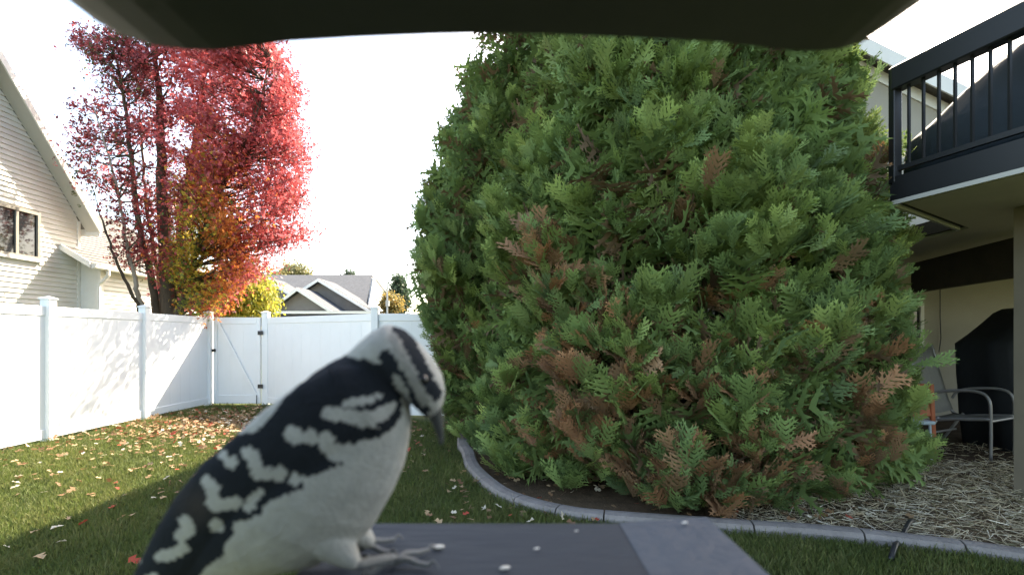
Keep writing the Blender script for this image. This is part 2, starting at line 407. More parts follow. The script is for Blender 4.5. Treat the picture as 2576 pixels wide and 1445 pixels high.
# roof of the gable: two slabs with overhang, soffit and bargeboard
ex = WX + OV; EE = .18
for sgn in (1, -1):
    ye = RY + sgn * (Y1 + EE - RY); ze = rz(ye) if sgn > 0 else rz(RY + (Y1 + EE - RY))
    MB().poly_prism([(ex, RY, RZ + .06), (ex, ye, ze + .06), (ex, ye, ze + .17), (ex, RY, RZ + .17)], (-7, 0, 0)).build('roof', 'shingle', hs)
    MB().poly_prism([(ex - .03, RY, RZ + .0), (ex - .03, ye, ze + .0), (ex - .03, ye, ze + .055), (ex - .03, RY, RZ + .055)], (-OV + .04, 0, 0)).build('soffit', 'soffit', hs)
    MB().poly_prism([(ex + .004, RY, RZ - .06), (ex + .004, ye, ze - .06), (ex + .004, ye, ze + .15), (ex + .004, RY, RZ + .15)], (.03, 0, 0)).build('bargeboard', 'trimwhite', hs)
ye = Y1 + EE; MB().box((ex - .02, ye + .003, rz(ye) - .10), (WX - 6, ye + .03, rz(ye) + .10)).build('fascia', 'trimwhite', hs)
# lower wing
wx = -9.62; wy = 11.62; wyE = 16.2; ez = 1.38 + 1.66; ws = .60; rx = -13.1; exw = -9.42; gy0 = 11.12
wg = MB().poly_prism([(wx - .02, wy, 0), (wx - .02, wy, ez - .05), (rx, wy, ez + (wx - rx) * ws - .1), (2 * rx - wx, wy, ez - .05), (2 * rx - wx, wy, 0)], (0, wyE - wy, 0)).build('wing_wall', 'siding', hs)
z = 0.0
while z < ez - .18:
    lap_board(wg, wx - .02, wy + .08, wyE - .08, z, z + bh + .004); z += bh
MB().box((wx - .05, wy - .02, 0), (wx + .015, wy + .07, ez - .06)).build('corner_trim', 'trimwhite', hs)
rb = MB(); nc = 26       # roof courses, each lapping the one below
rrz = ez + (exw - rx) * ws; L = math.hypot(exw - rx, rrz - ez)
dd = Vector((rx - exw, 0, rrz - ez)).normalized(); un = Vector((ws, 0, 1)).normalized()
for i in range(nc):
    p = Vector((exw, gy0, ez)) + dd * (L * i / nc); q = p + dd * (L / nc + .04)
    rb.poly_prism([p + un * .035, q + un * .016, q, p], (0, wyE + .3 - gy0, 0))
rb.build('wing_roof', 'shingle', hs)
MB().poly_prism([(exw + .002, gy0 - .035, ez - .09), (rx, gy0 - .035, rrz - .09), (rx, gy0 - .035, rrz + .05), (exw + .002, gy0 - .035, ez + .05)], (0, .03, 0)).build('bargeboard', 'trimwhite', hs)
MB().poly_prism([(exw, gy0, ez - .03), (rx, gy0, rrz - .03), (rx, gy0, rrz - .005), (exw, gy0, ez - .005)], (0, wyE + .3 - gy0, 0)).build('soffit', 'soffit', hs)
gu = MB(); gu.poly_prism([(exw + .005, gy0, ez - .10), (exw + .10, gy0, ez - .08), (exw + .12, gy0, ez + .015), (exw + .005, gy0, ez + .015)], (0, wyE + .3 - gy0, 0)).build('gutter', 'trimwhite', hs)
MB().tube([(exw + .06, 11.52, ez - .08), (exw + .06, 11.52, ez - .20), (exw - .06, 11.52, ez - .34), (wx + .04, 11.52, ez - .42), (wx + .04, 11.52, .1)], .04, 8).build('downspout', 'trimwhite', hs)

# ------------------------------------------------------------------ grey house with gables far behind
D2 = 30.0
bh2 = empty('gabled_house', tuple(P(806, 850, D2)[:2]) + (0,), 'grey house with three white-trimmed gables beyond the gate', 'house')
def gable(parent, pl, pp, pr, d, depth, trim=.05, fill='greyside'):
    """a gable front facing us: left foot, peak and right foot as pixels, at depth d; roof runs back by depth"""
    a, b, c = P(*pl, d), P(*pp, d), P(*pr, d)
    wq = MB().poly_prism([a, b, c], (0, depth, 0)).build('gable_wall', fill, parent)
    up = Vector((0, 0, .10))
    for s, e in ((a, b), (c, b)):
        dirv = (e - s).normalized(); s2 = s - dirv * .2
        MB().poly_prism([s2 + Vector((0, -.45, .02)), e + Vector((0, -.45, .02)), e + Vector((0, -.45, .16)), s2 + Vector((0, -.45, .16))], (0, depth + .45, 0)).build('roof', 'shingle2', parent)
        MB().poly_prism([s2 + Vector((0, -.52, -trim)), e + Vector((0, -.52, -trim)), e + Vector((0, -.52, .13)), s2 + Vector((0, -.52, .13))], (0, .065, 0)).build('rake_trim', 'trimwhite', parent)
    return a, b, c
rl, rr = P(640, 695, D2 + 5.5), P(936, 695, D2 + 5.5)      # ridge
el_, er = P(640, 783, D2 - .2), P(918, 783, D2 - .2)
MB().poly_prism([el_, er, rr, rl], (0, .05, .12)).build('main_roof', 'shingle2', bh2)
MB().poly_prism([rl, rr, Vector((er.x + .2, D2 + 11.2, er.z)), Vector((el_.x, D2 + 11.2, el_.z))], (0, .05, .12)).build('main_roof', 'shingle2', bh2)
bw = MB().box((el_.x, D2 + .3, 0), (er.x - .1, D2 + 10.8, er.z - .02)).build('wall', 'darkside', bh2)
ge = MB().poly_prism([(er.x - .05, D2 + .2, 0), (er.x - .05, D2 + 10.9, 0), (er.x - .05, D2 + 10.9, er.z - .05), (rr.x - .05, D2 + 5.5, rr.z - .05), (er.x - .05, D2 + .2, er.z - .05)], (.12, 0, 0)).build('end_wall', 'trimwhite', bh2)
for p, q in ((Vector((er.x + .25, D2 - .3, er.z)), Vector((rr.x + .25, D2 + 5.5, rr.z + .05))), (Vector((rr.x + .25, D2 + 5.5, rr.z + .05)), Vector((er.x + .25, D2 + 11.3, er.z)))):
    MB().beam(p, q, .08, .3).build('rake_trim', 'trimwhite', bh2)
window(bh2, (er.x + .075, D2 + 6.2, 1.4), (0, -1, 0), (0, 0, 1), (1, 0, 0), 1.2, 1.6, 2)
gable(bh2, (690, 783), (808, 708), (932, 783), D2 - .8, 2.4)
gable(bh2, (600, 783), (672, 704), (742, 745), D2 - 1.0, 2.2)
a, b, c = gable(bh2, (688, 783), (757, 731), (836, 783), D2 - 3.0, 2.3)
MB().box((a.x - .3, D2 - 3.5, a.z - .14), (c.x + 2.6, D2 - 3.36, a.z + .0)).build('fascia', 'trimwhite', bh2)
MB().box((a.x - .2, D2 - 2.95, 0), (c.x + 2.4, D2 + .28, a.z - .16)).build('porch_wall', 'darkside', bh2)
dr = MB(); dx0, dx1 = a.x + .5, a.x + 3.6; dy = D2 - 3.02
dr.box((dx0, dy - .06, 0), (dx0 + .12, dy, 2.45)).box((dx1 - .12, dy - .06, 0), (dx1, dy, 2.45)).box((dx0 + .12, dy - .06, 2.33), (dx1 - .12, dy, 2.45))
dr.build('garage_door_frame', 'trimwhite', bh2)
MB().box((dx0 + .121, dy - .02, 0), (dx1 - .121, dy + .03, 2.33)).build('garage_door', 'greyside', bh2)
for k in range(2):
    p = P(686 + 11 * k, 712 + 4 * k, D2 + 1.4); MB().box((p.x - .06, p.y - .06, p.z - .5), (p.x + .06, p.y + .06, p.z + .12)).build('roof_vent', 'blackmetal', bh2)
for k in range(3):
    p = P(832 + 9 * k, 716 + 5 * k, D2 + 1.6); MB().box((p.x - .06, p.y - .06, p.z - .5), (p.x + .06, p.y + .06, p.z + .1)).build('roof_vent', 'blackmetal', bh2)
pl = empty('light_pole', tuple(P(974, 850, 26)[:2]) + (0,), 'thin pale metal pole standing between grey house and hedge', 'pole')
p = P(974, 712, 26); MB().tube([(p.x, p.y, 0), (p.x, p.y, p.z)], [.06, .04], 8).build('shaft', 'galv', pl)
MB().box((p.x - .07, p.y - .07, p.z - 1.2), (p.x + .1, p.y + .07, p.z - .9)).build('fitting', 'galv', pl)

# ------------------------------------------------------------------ tan house on the other side, behind the hedge
th = empty('tan_house', (3.6, 8.4, 0), 'tan two-storey house with low gable behind hedge and deck', 'house')
HY = 8.4; pk = Vector((3.6, 0, 1.38 + 5.85)); hsl = .49; xl, xr = -.20, 12.5
def hz(x): return pk.z - abs(x - pk.x) * hsl
MB().poly_prism([(.25, HY, 0), (12, HY, 0), (12, HY, hz(12) - .1), (3.6, HY, pk.z - .1), (.25, HY, hz(.25) - .1)], (0, 8, 0)).build('wall', 'beige', th)
for e in (xl, xr):
    MB().poly_prism([(e, HY - .26, hz(e)), (3.6, HY - .26, pk.z), (3.6, HY - .26, pk.z + .12), (e, HY - .26, hz(e) + .12)], (0, 8.6, 0)).build('roof', 'shingle', th)
    MB().poly_prism([(e, HY - .29, hz(e) - .13), (3.6, HY - .29, pk.z - .13), (3.6, HY - .29, pk.z + .13), (e, HY - .29, hz(e) + .13)], (0, .028, 0)).build('bargeboard', 'trimwhite', th)
    MB().poly_prism([(e, HY - .028, hz(e) - .26), (3.6, HY - .028, pk.z - .26), (3.6, HY - .028, pk.z - .06), (e, HY - .028, hz(e) - .06)], (0, .026, 0)).build('frieze_trim', 'trimwhite', th)
window(th, (4.9, HY, .75), (1, 0, 0), (0, 0, 1), (0, -1, 0), 2.02, 1.22, 2, frame='trimwhite')
cb = [P(2365, 705, 8.36), P(2365, 790, 8.36), P(2367, 850, 8.36), P(2362, 885, 8.36)]
tag(MB().tube(cb, .008, 6).build('hanging_cable', 'blackmetal'), 'thin dark cable hanging down the tan wall under the deck', 'cable')

# raised deck
DZ = 1.38 + 1.15
dk = empty('raised_deck', (3.46, 3.76, DZ), 'raised deck with a black metal baluster railing beside the hedge', 'deck')
E0 = Vector((4.30, 1.05, 0)); E1 = Vector((3.30, 4.28, 0)); E2 = Vector((4.75, 5.25, 0)); E3 = Vector((4.75, 8.40, 0))
foot = [E0, E1, E2, E3, Vector((12, 8.4, 0)), Vector((12, 1.05, 0))]
MB().poly_prism([p + Vector((0, 0, DZ + .03)) for p in foot], (0, 0, .15)).build('deck_floor', 'brownbeam', dk)
ins = [Vector((4.33, 1.1, 0)), Vector((3.36, 4.25, 0)), Vector((4.79, 5.2, 0)), Vector((4.79, 8.38, 0)), Vector((11.9, 8.38, 0)), Vector((11.9, 1.1, 0))]
MB().poly_prism([p + Vector((0, 0, DZ)) for p in ins], (0, 0, .028)).build('soffit', 'beigesoffit', dk)
for a, b in ((E0, E1), (E1, E2)):
    d = (b - a).normalized(); nrm = Vector((-d.y, d.x, 0)) if a is E0 else Vector((-d.y, d.x, 0))
    MB().beam(a + nrm * .02 + Vector((0, 0, DZ + .13)), b + nrm * .02 + Vector((0, 0, DZ + .13)), .035, .20).build('rim_board', 'blackmetal', dk)
    MB().beam(a + nrm * .025 + Vector((0, 0, DZ + .01)), b + nrm * .025 + Vector((0, 0, DZ + .01)), .03, .035).build('drip_edge', 'soffit', dk)
    L = (b - a).length; top = DZ + 1.07
    if a is E1: continue
    MB().beam(a + Vector((0, 0, top)), b + Vector((0, 0, top)), .12, .20).build('top_rail', 'blackmetal', dk, bevel=.01)
    MB().beam(a + Vector((0, 0, DZ + .30)), b + Vector((0, 0, DZ + .30)), .035, .04).build('bottom_rail', 'blackmetal', dk)
    nb = int(L / .112)
    for i in range(1, nb):
        p = a.lerp(b, i / nb)
        MB().box((p.x - .009, p.y - .009, DZ + .30), (p.x + .009, p.y + .009, top - .09)).build('baluster', 'blackmetal', dk)
for p in (E1,):
    MB().box((p.x - .035, p.y - .035, DZ + .18), (p.x + .035, p.y + .035, DZ + 1.18)).build('railing_post', 'blackmetal', dk, bevel=.006)
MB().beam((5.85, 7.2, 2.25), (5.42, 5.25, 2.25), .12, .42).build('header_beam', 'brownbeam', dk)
MB().box((4.43, 4.22, 0), (4.62, 4.40, DZ)).build('support_post', 'tanpost', dk, bevel=.012)
MB().box((5.36, 5.14, 0), (5.50, 5.26, 2.04)).build('support_post', 'tanpost', dk, bevel=.01)

# covered furniture on the deck: a lofted draped cover with folds
def draped(name, cx_, cy_, z0, prof, m, label, cat, rot=0, n=56):
    """prof: (height, half width x, half width y, shift x)"""
    rings = []
    for (h, ax, ay, sx) in prof:
        ring = []
        for j in range(n):
            a = 2 * math.pi * j / n; ca, sa = math.cos(a), math.sin(a)
            k = 2.0 / 3.6; x = math.copysign(abs(ca) ** k, ca) * ax; y = math.copysign(abs(sa) ** k, sa) * ay
            f = 1 + (.035 * math.sin(a * 7 + h * 2) + .025 * math.sin(a * 13 + 1.3 + h)) * (1.0 - .6 * h / prof[-1][0])
            x = x * f + sx; y *= f
            ring.append(Vector((cx_ + x * math.cos(rot) - y * math.sin(rot), cy_ + x * math.sin(rot) + y * math.cos(rot), z0 + h + .012 * math.sin(a * 5 + 2))))
        rings.append(ring)
    return tag(MB().loft(rings).build(name, m, None, smooth=True), label, cat)
draped('furniture_cover', 4.22, 3.52, DZ + .18, [(0.0, .50, 1.17, 0), (.25, .50, 1.17, 0), (.44, .495, 1.15, 0), (.47, .48, 1.12, 0), (.66, .44, .82, 0), (.85, .38, .48, 0), (.885, .34, .42, 0), (.89, .12, .2, 0)],
       'deckcover', 'dark navy cover draped over furniture behind the deck railing', 'cover', rot=.30)
p = P(2262, 275, 4.75); rb_ = MB()
rb_.tube([(p.x - .02, p.y, DZ + .18), (p.x - .03, p.y, p.z + .06), (p.x + .04, p.y + .04, p.z + .09), (p.x + .07, p.y + .2, p.z + .02), (p.x + .07, p.y + .2, DZ + .18)], .016, 8)
tag(rb_.build('white_tube_frame', 'vinyl', None, smooth=True), 'small white bent tube stand on the deck behind the balusters', 'stand')
# tall covered thing under the deck
draped('grill_cover', 6.72, 6.3, 0, [(0.0, .78, .5, .02), (.4, .80, .5, 0), (.9, .82, .5, -.02), (1.30, .84, .48, -.03), (1.42, .74, .46, .04), (1.58, .60, .44, .10), (1.70, .48, .42, .12), (1.755, .42, .36, .14), (1.77, .25, .2, .14)],
       'cover', 'black fabric cover over a tall grill under the deck', 'cover')

# patio chairs
def make_chair(label):
    r = empty('patio_chair', (0, 0, 0), label, 'chair', None)
    for s in (-1, 1):
        x = .27 * s
        # arm and legs are one bent tube
        MB().tube(catmull([Vector((x, .30, .02)), Vector((x, .30, .40)), Vector((x, .285, .58)), Vector((x, .20, .645)), Vector((x, 0, .64)), Vector((x, -.16, .60)), Vector((x, -.22, .52))], 5), .0145, 8).build('arm_tube', 'chairmetal', r, smooth=True)
        MB().tube(catmull([Vector((x, .30, .40)), Vector((x, .05, .37)), Vector((x, -.2, .36)), Vector((x, -.30, .62)), Vector((x, -.40, 1.03)), Vector((x, -.42, 1.06))], 5), .0155, 8).build('back_tube', 'chairmetal', r, smooth=True)
        MB().tube([(x, -.12, .37), (x, -.34, .02)], .0145, 8).build('rear_leg', 'chairmetal', r, smooth=True)
    MB().tube([(-.27, .30, .38), (.27, .30, .38)], .013, 8).build('front_bar', 'chairmetal', r)
    MB().tube([(-.27, -.405, 1.045), (.27, -.405, 1.045)], .013, 8).build('top_bar', 'chairmetal', r)
    MB().tube([(-.27, -.19, .2), (.27, -.19, .2)], .011, 8).build('brace', 'chairmetal', r)
    def sheet(path, name):
        sb = MB(); k = 9; 
        for (y, z) in path:
            for i in range(k):
                t = i / (k - 1) * 2 - 1; sag = (1 - t * t) * .018
                sb.v.append(Vector((t * .265, y - sag * .5, z - sag)))
        for i in range(len(path) - 1):
            for j in range(k - 1): sb.f.append((i * k + j, i * k + j + 1, (i + 1) * k + j + 1, (i + 1) * k + j))
        o = sb.build(name, 'sling', r, smooth=True); md = o.modifiers.new('thick', 'SOLIDIFY'); md.thickness = .006; return o
    sheet([(.28, .40), (.15, .38), (0, .365), (-.15, .36), (-.2, .37)], 'seat')
    sheet([(-.215, .40), (-.26, .52), (-.315, .72), (-.36, .88), (-.405, 1.04)], 'backrest')
    return r
ch = make_chair('grey sling patio chair with tube arms next to the red-brown chair')
ch.location = (5.43, 5.95, 0); ch.rotation_euler = (0, 0, math.radians(207)); ch.scale = (1.12, 1.12, 1.2)

oc = empty('garden_chair', (4.8, 5.8, 0), 'red-brown chair with a pale blue front leg half hidden by the hedge', 'chair')
MB().beam((4.97, 5.85, .02), (4.95, 5.87, .84), .035, .05, up=(1, 0, 0)).build('back_leg', 'orange', oc, bevel=.006)
MB().poly_prism([(4.62, 5.86, .46), (4.935, 5.84, .46), (4.92, 5.90, .84), (4.62, 5.92, .84)], (0, .03, 0)).build('backrest', 'orange', oc, bevel=.01)
MB().box((4.50, 5.50, .42), (4.70, 5.84, .46)).build('seat', 'paleblue', oc, bevel=.012)
MB().tube([(4.69, 5.58, .42), (4.70, 5.56, .01)], .014, 8).build('leg', 'paleblue', oc)
MB().tube([(4.52, 5.54, .42), (4.51, 5.52, .01)], .014, 8).build('leg', 'paleblue', oc)
MB().beam((4.60, 5.86, .02), (4.62, 5.88, .46), .035, .05, up=(1, 0, 0)).build('back_leg', 'orange', oc)

# black hose end over the kerb
hp = [G(2240, 1412) + Vector((0, 0, .012)), G(2252, 1395) + Vector((0, 0, .06)), P(2262, 1360, 3.34), P(2277, 1330, 3.46), P(2290, 1310, 3.56), G(2300, 1318) + Vector((0, 0, .02))]
tag(MB().tube(catmull(hp, 5), [.016] * 26, 8).build('black_hose', 'blackmetal', None, smooth=True), 'short black hose bent over the concrete kerb', 'hose')

# ------------------------------------------------------------------ evergreen hedge: fan-like flat sprays
def spray_template(seed, nb=6):
    r = random.Random(seed); V = []; F = []
    def tri(a, b, c): k = len(V); V.extend([a, b, c]); F.append((k, k + 1, k + 2))
    bend = r.uniform(-.12, .12)
    def rach(t): return (bend * t * t, t, .10 * t * t)
    tri((-.022, 0, 0), (.022, 0, 0), rach(1.0))
    for i in range(nb):
        for s in (-1, 1):
            t = .10 + .86 * (i + (.25 if s > 0 else .0)) / nb; o = rach(t)
            L = (.50 * math.sin(math.pi * min(1, (t * .80 + .14))) + .05) * r.uniform(.75, 1.15)
            an = math.radians(r.uniform(32, 50)); dx, dy = s * math.sin(an), math.cos(an); zz = r.uniform(-.07, .07)
            tip = (o[0] + dx * L, o[1] + dy * L, o[2] + zz)
            px, py = -dy, dx; wv = .052
            tri((o[0] - px * wv, o[1] - py * wv, o[2]), (o[0] + px * wv, o[1] + py * wv, o[2]), tip)
            for k in range(1, 3):
                q = k / 3 + r.uniform(-.05, .05); b = (o[0] + dx * L * q, o[1] + dy * L * q, o[2] + zz * q)
                for s2 in (-1, 1):
                    a2 = math.atan2(dy, dx) + s2 * .72; l2 = L * .46 * (1.15 - q)
                    ex_, ey_ = math.cos(a2), math.sin(a2); w2 = .048
                    tri((b[0] - dx * w2, b[1] - dy * w2, b[2]), (b[0] + dx * w2, b[1] + dy * w2, b[2]), (b[0] + ex_ * l2, b[1] + ey_ * l2, b[2] + .02))
    return np.array(V), np.array(F)
TEMPL = [spray_template(s) for s in (1, 2, 3, 4)]
TEMPL_S = [spray_template(5, 4)]

def thuja(name, c, prof, sx, sy, nclump, label, brown=None, seed=1, sz=.235, per=20):
    r = np.random.default_rng(seed)
    root = empty(name, (c[0], c[1], 0), label, 'evergreen', 'evergreens of the hedge')
    H = np.array([p[0] for p in prof]); R = np.array([p[1] for p in prof]); top = H[-1]
    tk = MB(); tk.tube([(c[0], c[1], -.05), (c[0] + .02, c[1], top * .5), (c[0], c[1], top * .93)], [.13, .085, .015], 10)
    tko = tk.build('trunk', 'bark', root, smooth=True)
    for k in range(46):
        h = r.uniform(.15, top * .85); a = r.uniform(0, 6.28); rad = np.interp(h, H, R) * .8
        p = Vector((c[0], c[1], h)); q = Vector((c[0] + math.cos(a) * rad * sx, c[1] + math.sin(a) * rad * sy, h + rad * .55))
        MB().tube([p, p.lerp(q, .5) + Vector((0, 0, -.08)), q], [.028, .018, .006], 6).build('limb', 'bark', root, smooth=True)
    # clump centres, thicker on the side we see
    hs_, as_ = [], []
    cdf_h = np.linspace(.04, top * .985, 400); wt = np.interp(cdf_h, H, R) + .12; wt *= np.where(cdf_h > 5.0, .30, 1.0); wt /= wt.sum()
    while len(hs_) < nclump:
        h = r.choice(cdf_h, p=wt); a = r.uniform(-math.pi, math.pi)
        face = math.cos(a - math.atan2(-c[1], -c[0]))
        if face < -.25 and r.random() > .30: continue
        hs_.append(h); as_.append(a)
    hs_ = np.array(hs_); as_ = np.array(as_)
    lump = 1 + .07 * np.sin(as_ * 5 + hs_ * 2.3 + seed) + .05 * np.sin(as_ * 9 - hs_ * 4.1) + r.normal(0, .035, nclump)
    rad = np.interp(hs_, H, R) * lump
    tip = np.stack([c[0] + np.cos(as_) * rad * sx, c[1] + np.sin(as_) * rad * sy, hs_], 1)
    out = np.stack([np.cos(as_), np.sin(as_), np.zeros(nclump)], 1)
    ax = unit(out * .75 + np.array([0, 0, .75]) + r.normal(0, .28, (nclump, 3)))
    n = nclump * per; ci = np.repeat(np.arange(nclump), per)
    t = r.random(n) ** 1.3 * .36; rr = r.normal(0, 1, (n, 3)); A = ax[ci]; rr = unit(rr - A * (rr * A).sum(1, keepdims=True))
    csz = r.uniform(.75, 1.3, nclump)
    off = (.04 + .34 * t) * r.uniform(.2, 1, n)
    pos = tip[ci] - A * (t * .9)[:, None] * csz[ci, None] + rr * off[:, None] - out[ci] * r.uniform(0, .12, n)[:, None]
    tg = np.stack([-out[ci][:, 1], out[ci][:, 0], np.zeros(n)], 1)
    d = unit(tg * r.normal(0, .75, n)[:, None] + np.array([0, 0, 1.]) * r.uniform(.15, 1.0, n)[:, None] + out[ci] * r.normal(.28, .22, n)[:, None] + A * .15)
    size = sz * csz[ci] * r.uniform(.7, 1.2, n)
    # inner fill
    m = int(nclump * 6); hh = r.choice(cdf_h, m, p=wt); aa = r.uniform(-math.pi, math.pi, m); ri = np.interp(hh, H, R) * r.uniform(.45, .86, m)
    pi_ = np.stack([c[0] + np.cos(aa) * ri * sx, c[1] + np.sin(aa) * ri * sy, hh], 1)
    di = unit(np.stack([np.cos(aa), np.sin(aa), np.full(m, .6)], 1) + r.normal(0, .4, (m, 3)))
    low = pos[:, 2] < .04; pos[low, 2] = .04 + r.random(low.sum()) * .05
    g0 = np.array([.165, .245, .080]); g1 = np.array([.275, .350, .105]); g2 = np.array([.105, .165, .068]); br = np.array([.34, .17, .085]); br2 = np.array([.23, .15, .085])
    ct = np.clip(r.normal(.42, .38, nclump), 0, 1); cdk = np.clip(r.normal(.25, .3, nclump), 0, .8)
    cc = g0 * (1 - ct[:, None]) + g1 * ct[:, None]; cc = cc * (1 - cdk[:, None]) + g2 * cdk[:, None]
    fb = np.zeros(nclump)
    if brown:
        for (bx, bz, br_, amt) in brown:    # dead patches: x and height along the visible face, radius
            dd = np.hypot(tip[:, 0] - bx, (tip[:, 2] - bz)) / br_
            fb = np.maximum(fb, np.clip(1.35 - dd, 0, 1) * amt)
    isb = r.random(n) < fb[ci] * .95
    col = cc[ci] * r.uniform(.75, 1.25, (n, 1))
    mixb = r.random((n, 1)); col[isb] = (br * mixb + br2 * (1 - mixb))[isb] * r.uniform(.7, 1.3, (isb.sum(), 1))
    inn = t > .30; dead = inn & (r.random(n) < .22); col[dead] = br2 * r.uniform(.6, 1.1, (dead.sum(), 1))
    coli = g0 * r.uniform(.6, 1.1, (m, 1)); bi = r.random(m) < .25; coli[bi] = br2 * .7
    Vs, Fs, Cs = [], [], []; k = 0
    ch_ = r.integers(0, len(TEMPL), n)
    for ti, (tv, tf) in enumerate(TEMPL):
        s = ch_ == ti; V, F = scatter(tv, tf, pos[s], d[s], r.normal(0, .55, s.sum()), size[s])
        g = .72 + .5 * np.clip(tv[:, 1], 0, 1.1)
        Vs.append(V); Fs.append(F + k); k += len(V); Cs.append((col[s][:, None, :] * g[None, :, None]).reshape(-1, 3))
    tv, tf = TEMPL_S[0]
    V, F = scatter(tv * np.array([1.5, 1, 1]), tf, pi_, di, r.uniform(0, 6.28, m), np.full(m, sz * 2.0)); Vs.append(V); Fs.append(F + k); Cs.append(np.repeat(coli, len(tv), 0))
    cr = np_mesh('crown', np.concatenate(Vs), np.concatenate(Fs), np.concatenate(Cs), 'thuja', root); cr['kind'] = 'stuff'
    return root
PROF1 = [(0.0, 1.0), (.25, 1.05), (.7, 1.04), (1.3, 1.04), (2.4, 1.03), (2.8, .95), (3.2, .87), (4.0, .80), (4.8, .76), (5.8, .76), (6.8, .74), (7.8, .62), (8.8, .42), (9.8, .02)]  # unseen top shaped tall and broad to keep the sun off the tray
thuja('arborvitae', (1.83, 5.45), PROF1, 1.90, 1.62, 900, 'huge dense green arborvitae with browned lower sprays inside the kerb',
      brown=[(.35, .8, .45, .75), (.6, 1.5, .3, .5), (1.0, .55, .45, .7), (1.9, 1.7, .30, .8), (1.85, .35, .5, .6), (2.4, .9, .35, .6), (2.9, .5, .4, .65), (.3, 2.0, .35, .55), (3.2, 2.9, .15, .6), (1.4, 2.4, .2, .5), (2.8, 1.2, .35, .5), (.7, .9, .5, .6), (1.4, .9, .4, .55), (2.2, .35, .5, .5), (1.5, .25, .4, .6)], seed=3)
PROF2 = [(0.0, .95), (.4, 1.1), (1.0, 1.22), (2.0, 1.52), (2.6, 1.56), (3.3, 1.38), (4.2, 1.06), (5.2, .62), (5.8, .40), (6.5, .22), (7.0, .02)]
thuja('arborvitae', (.25, 7.0), PROF2, 1, .85, 440, 'slimmer arborvitae tucked behind, next to the shaded white fence',
      brown=[(-.2, 1.2, .5, .5), (.2, .5, .5, .6)], seed=8, sz=.215, per=17)

# ------------------------------------------------------------------ leaf trees
LT = np.array([[0, -.1, 0], [-.5, .25, .06], [-.16, .38, 0], [-.34, .8, .08], [0, .62, 0], [0, 1.05, -.03], [.34, .8, .08], [.16, .38, 0], [.5, .25, .06]])
LF = np.array([[0, 2, 1], [0, 7, 2], [2, 4, 3], [2, 7, 4], [7, 6, 4], [0, 8, 7], [3, 4, 5], [4, 6, 5]])
LT3 = np.array([[0, 0, 0], [-.5, .45, .1], [0, 1, -.05], [.5, .45, .1]]); LF3 = np.array([[0, 3, 1], [1, 3, 2]])

def poly_in(px, py, poly):
    ins = False; j = len(poly) - 1
    for i in range(len(poly)):
        xi, yi = poly[i]; xj, yj = poly[j]
        if (yi > py) != (yj > py) and px < (xj - xi) * (py - yi) / (yj - yi) + xi: ins = not ins
        j = i
    return ins

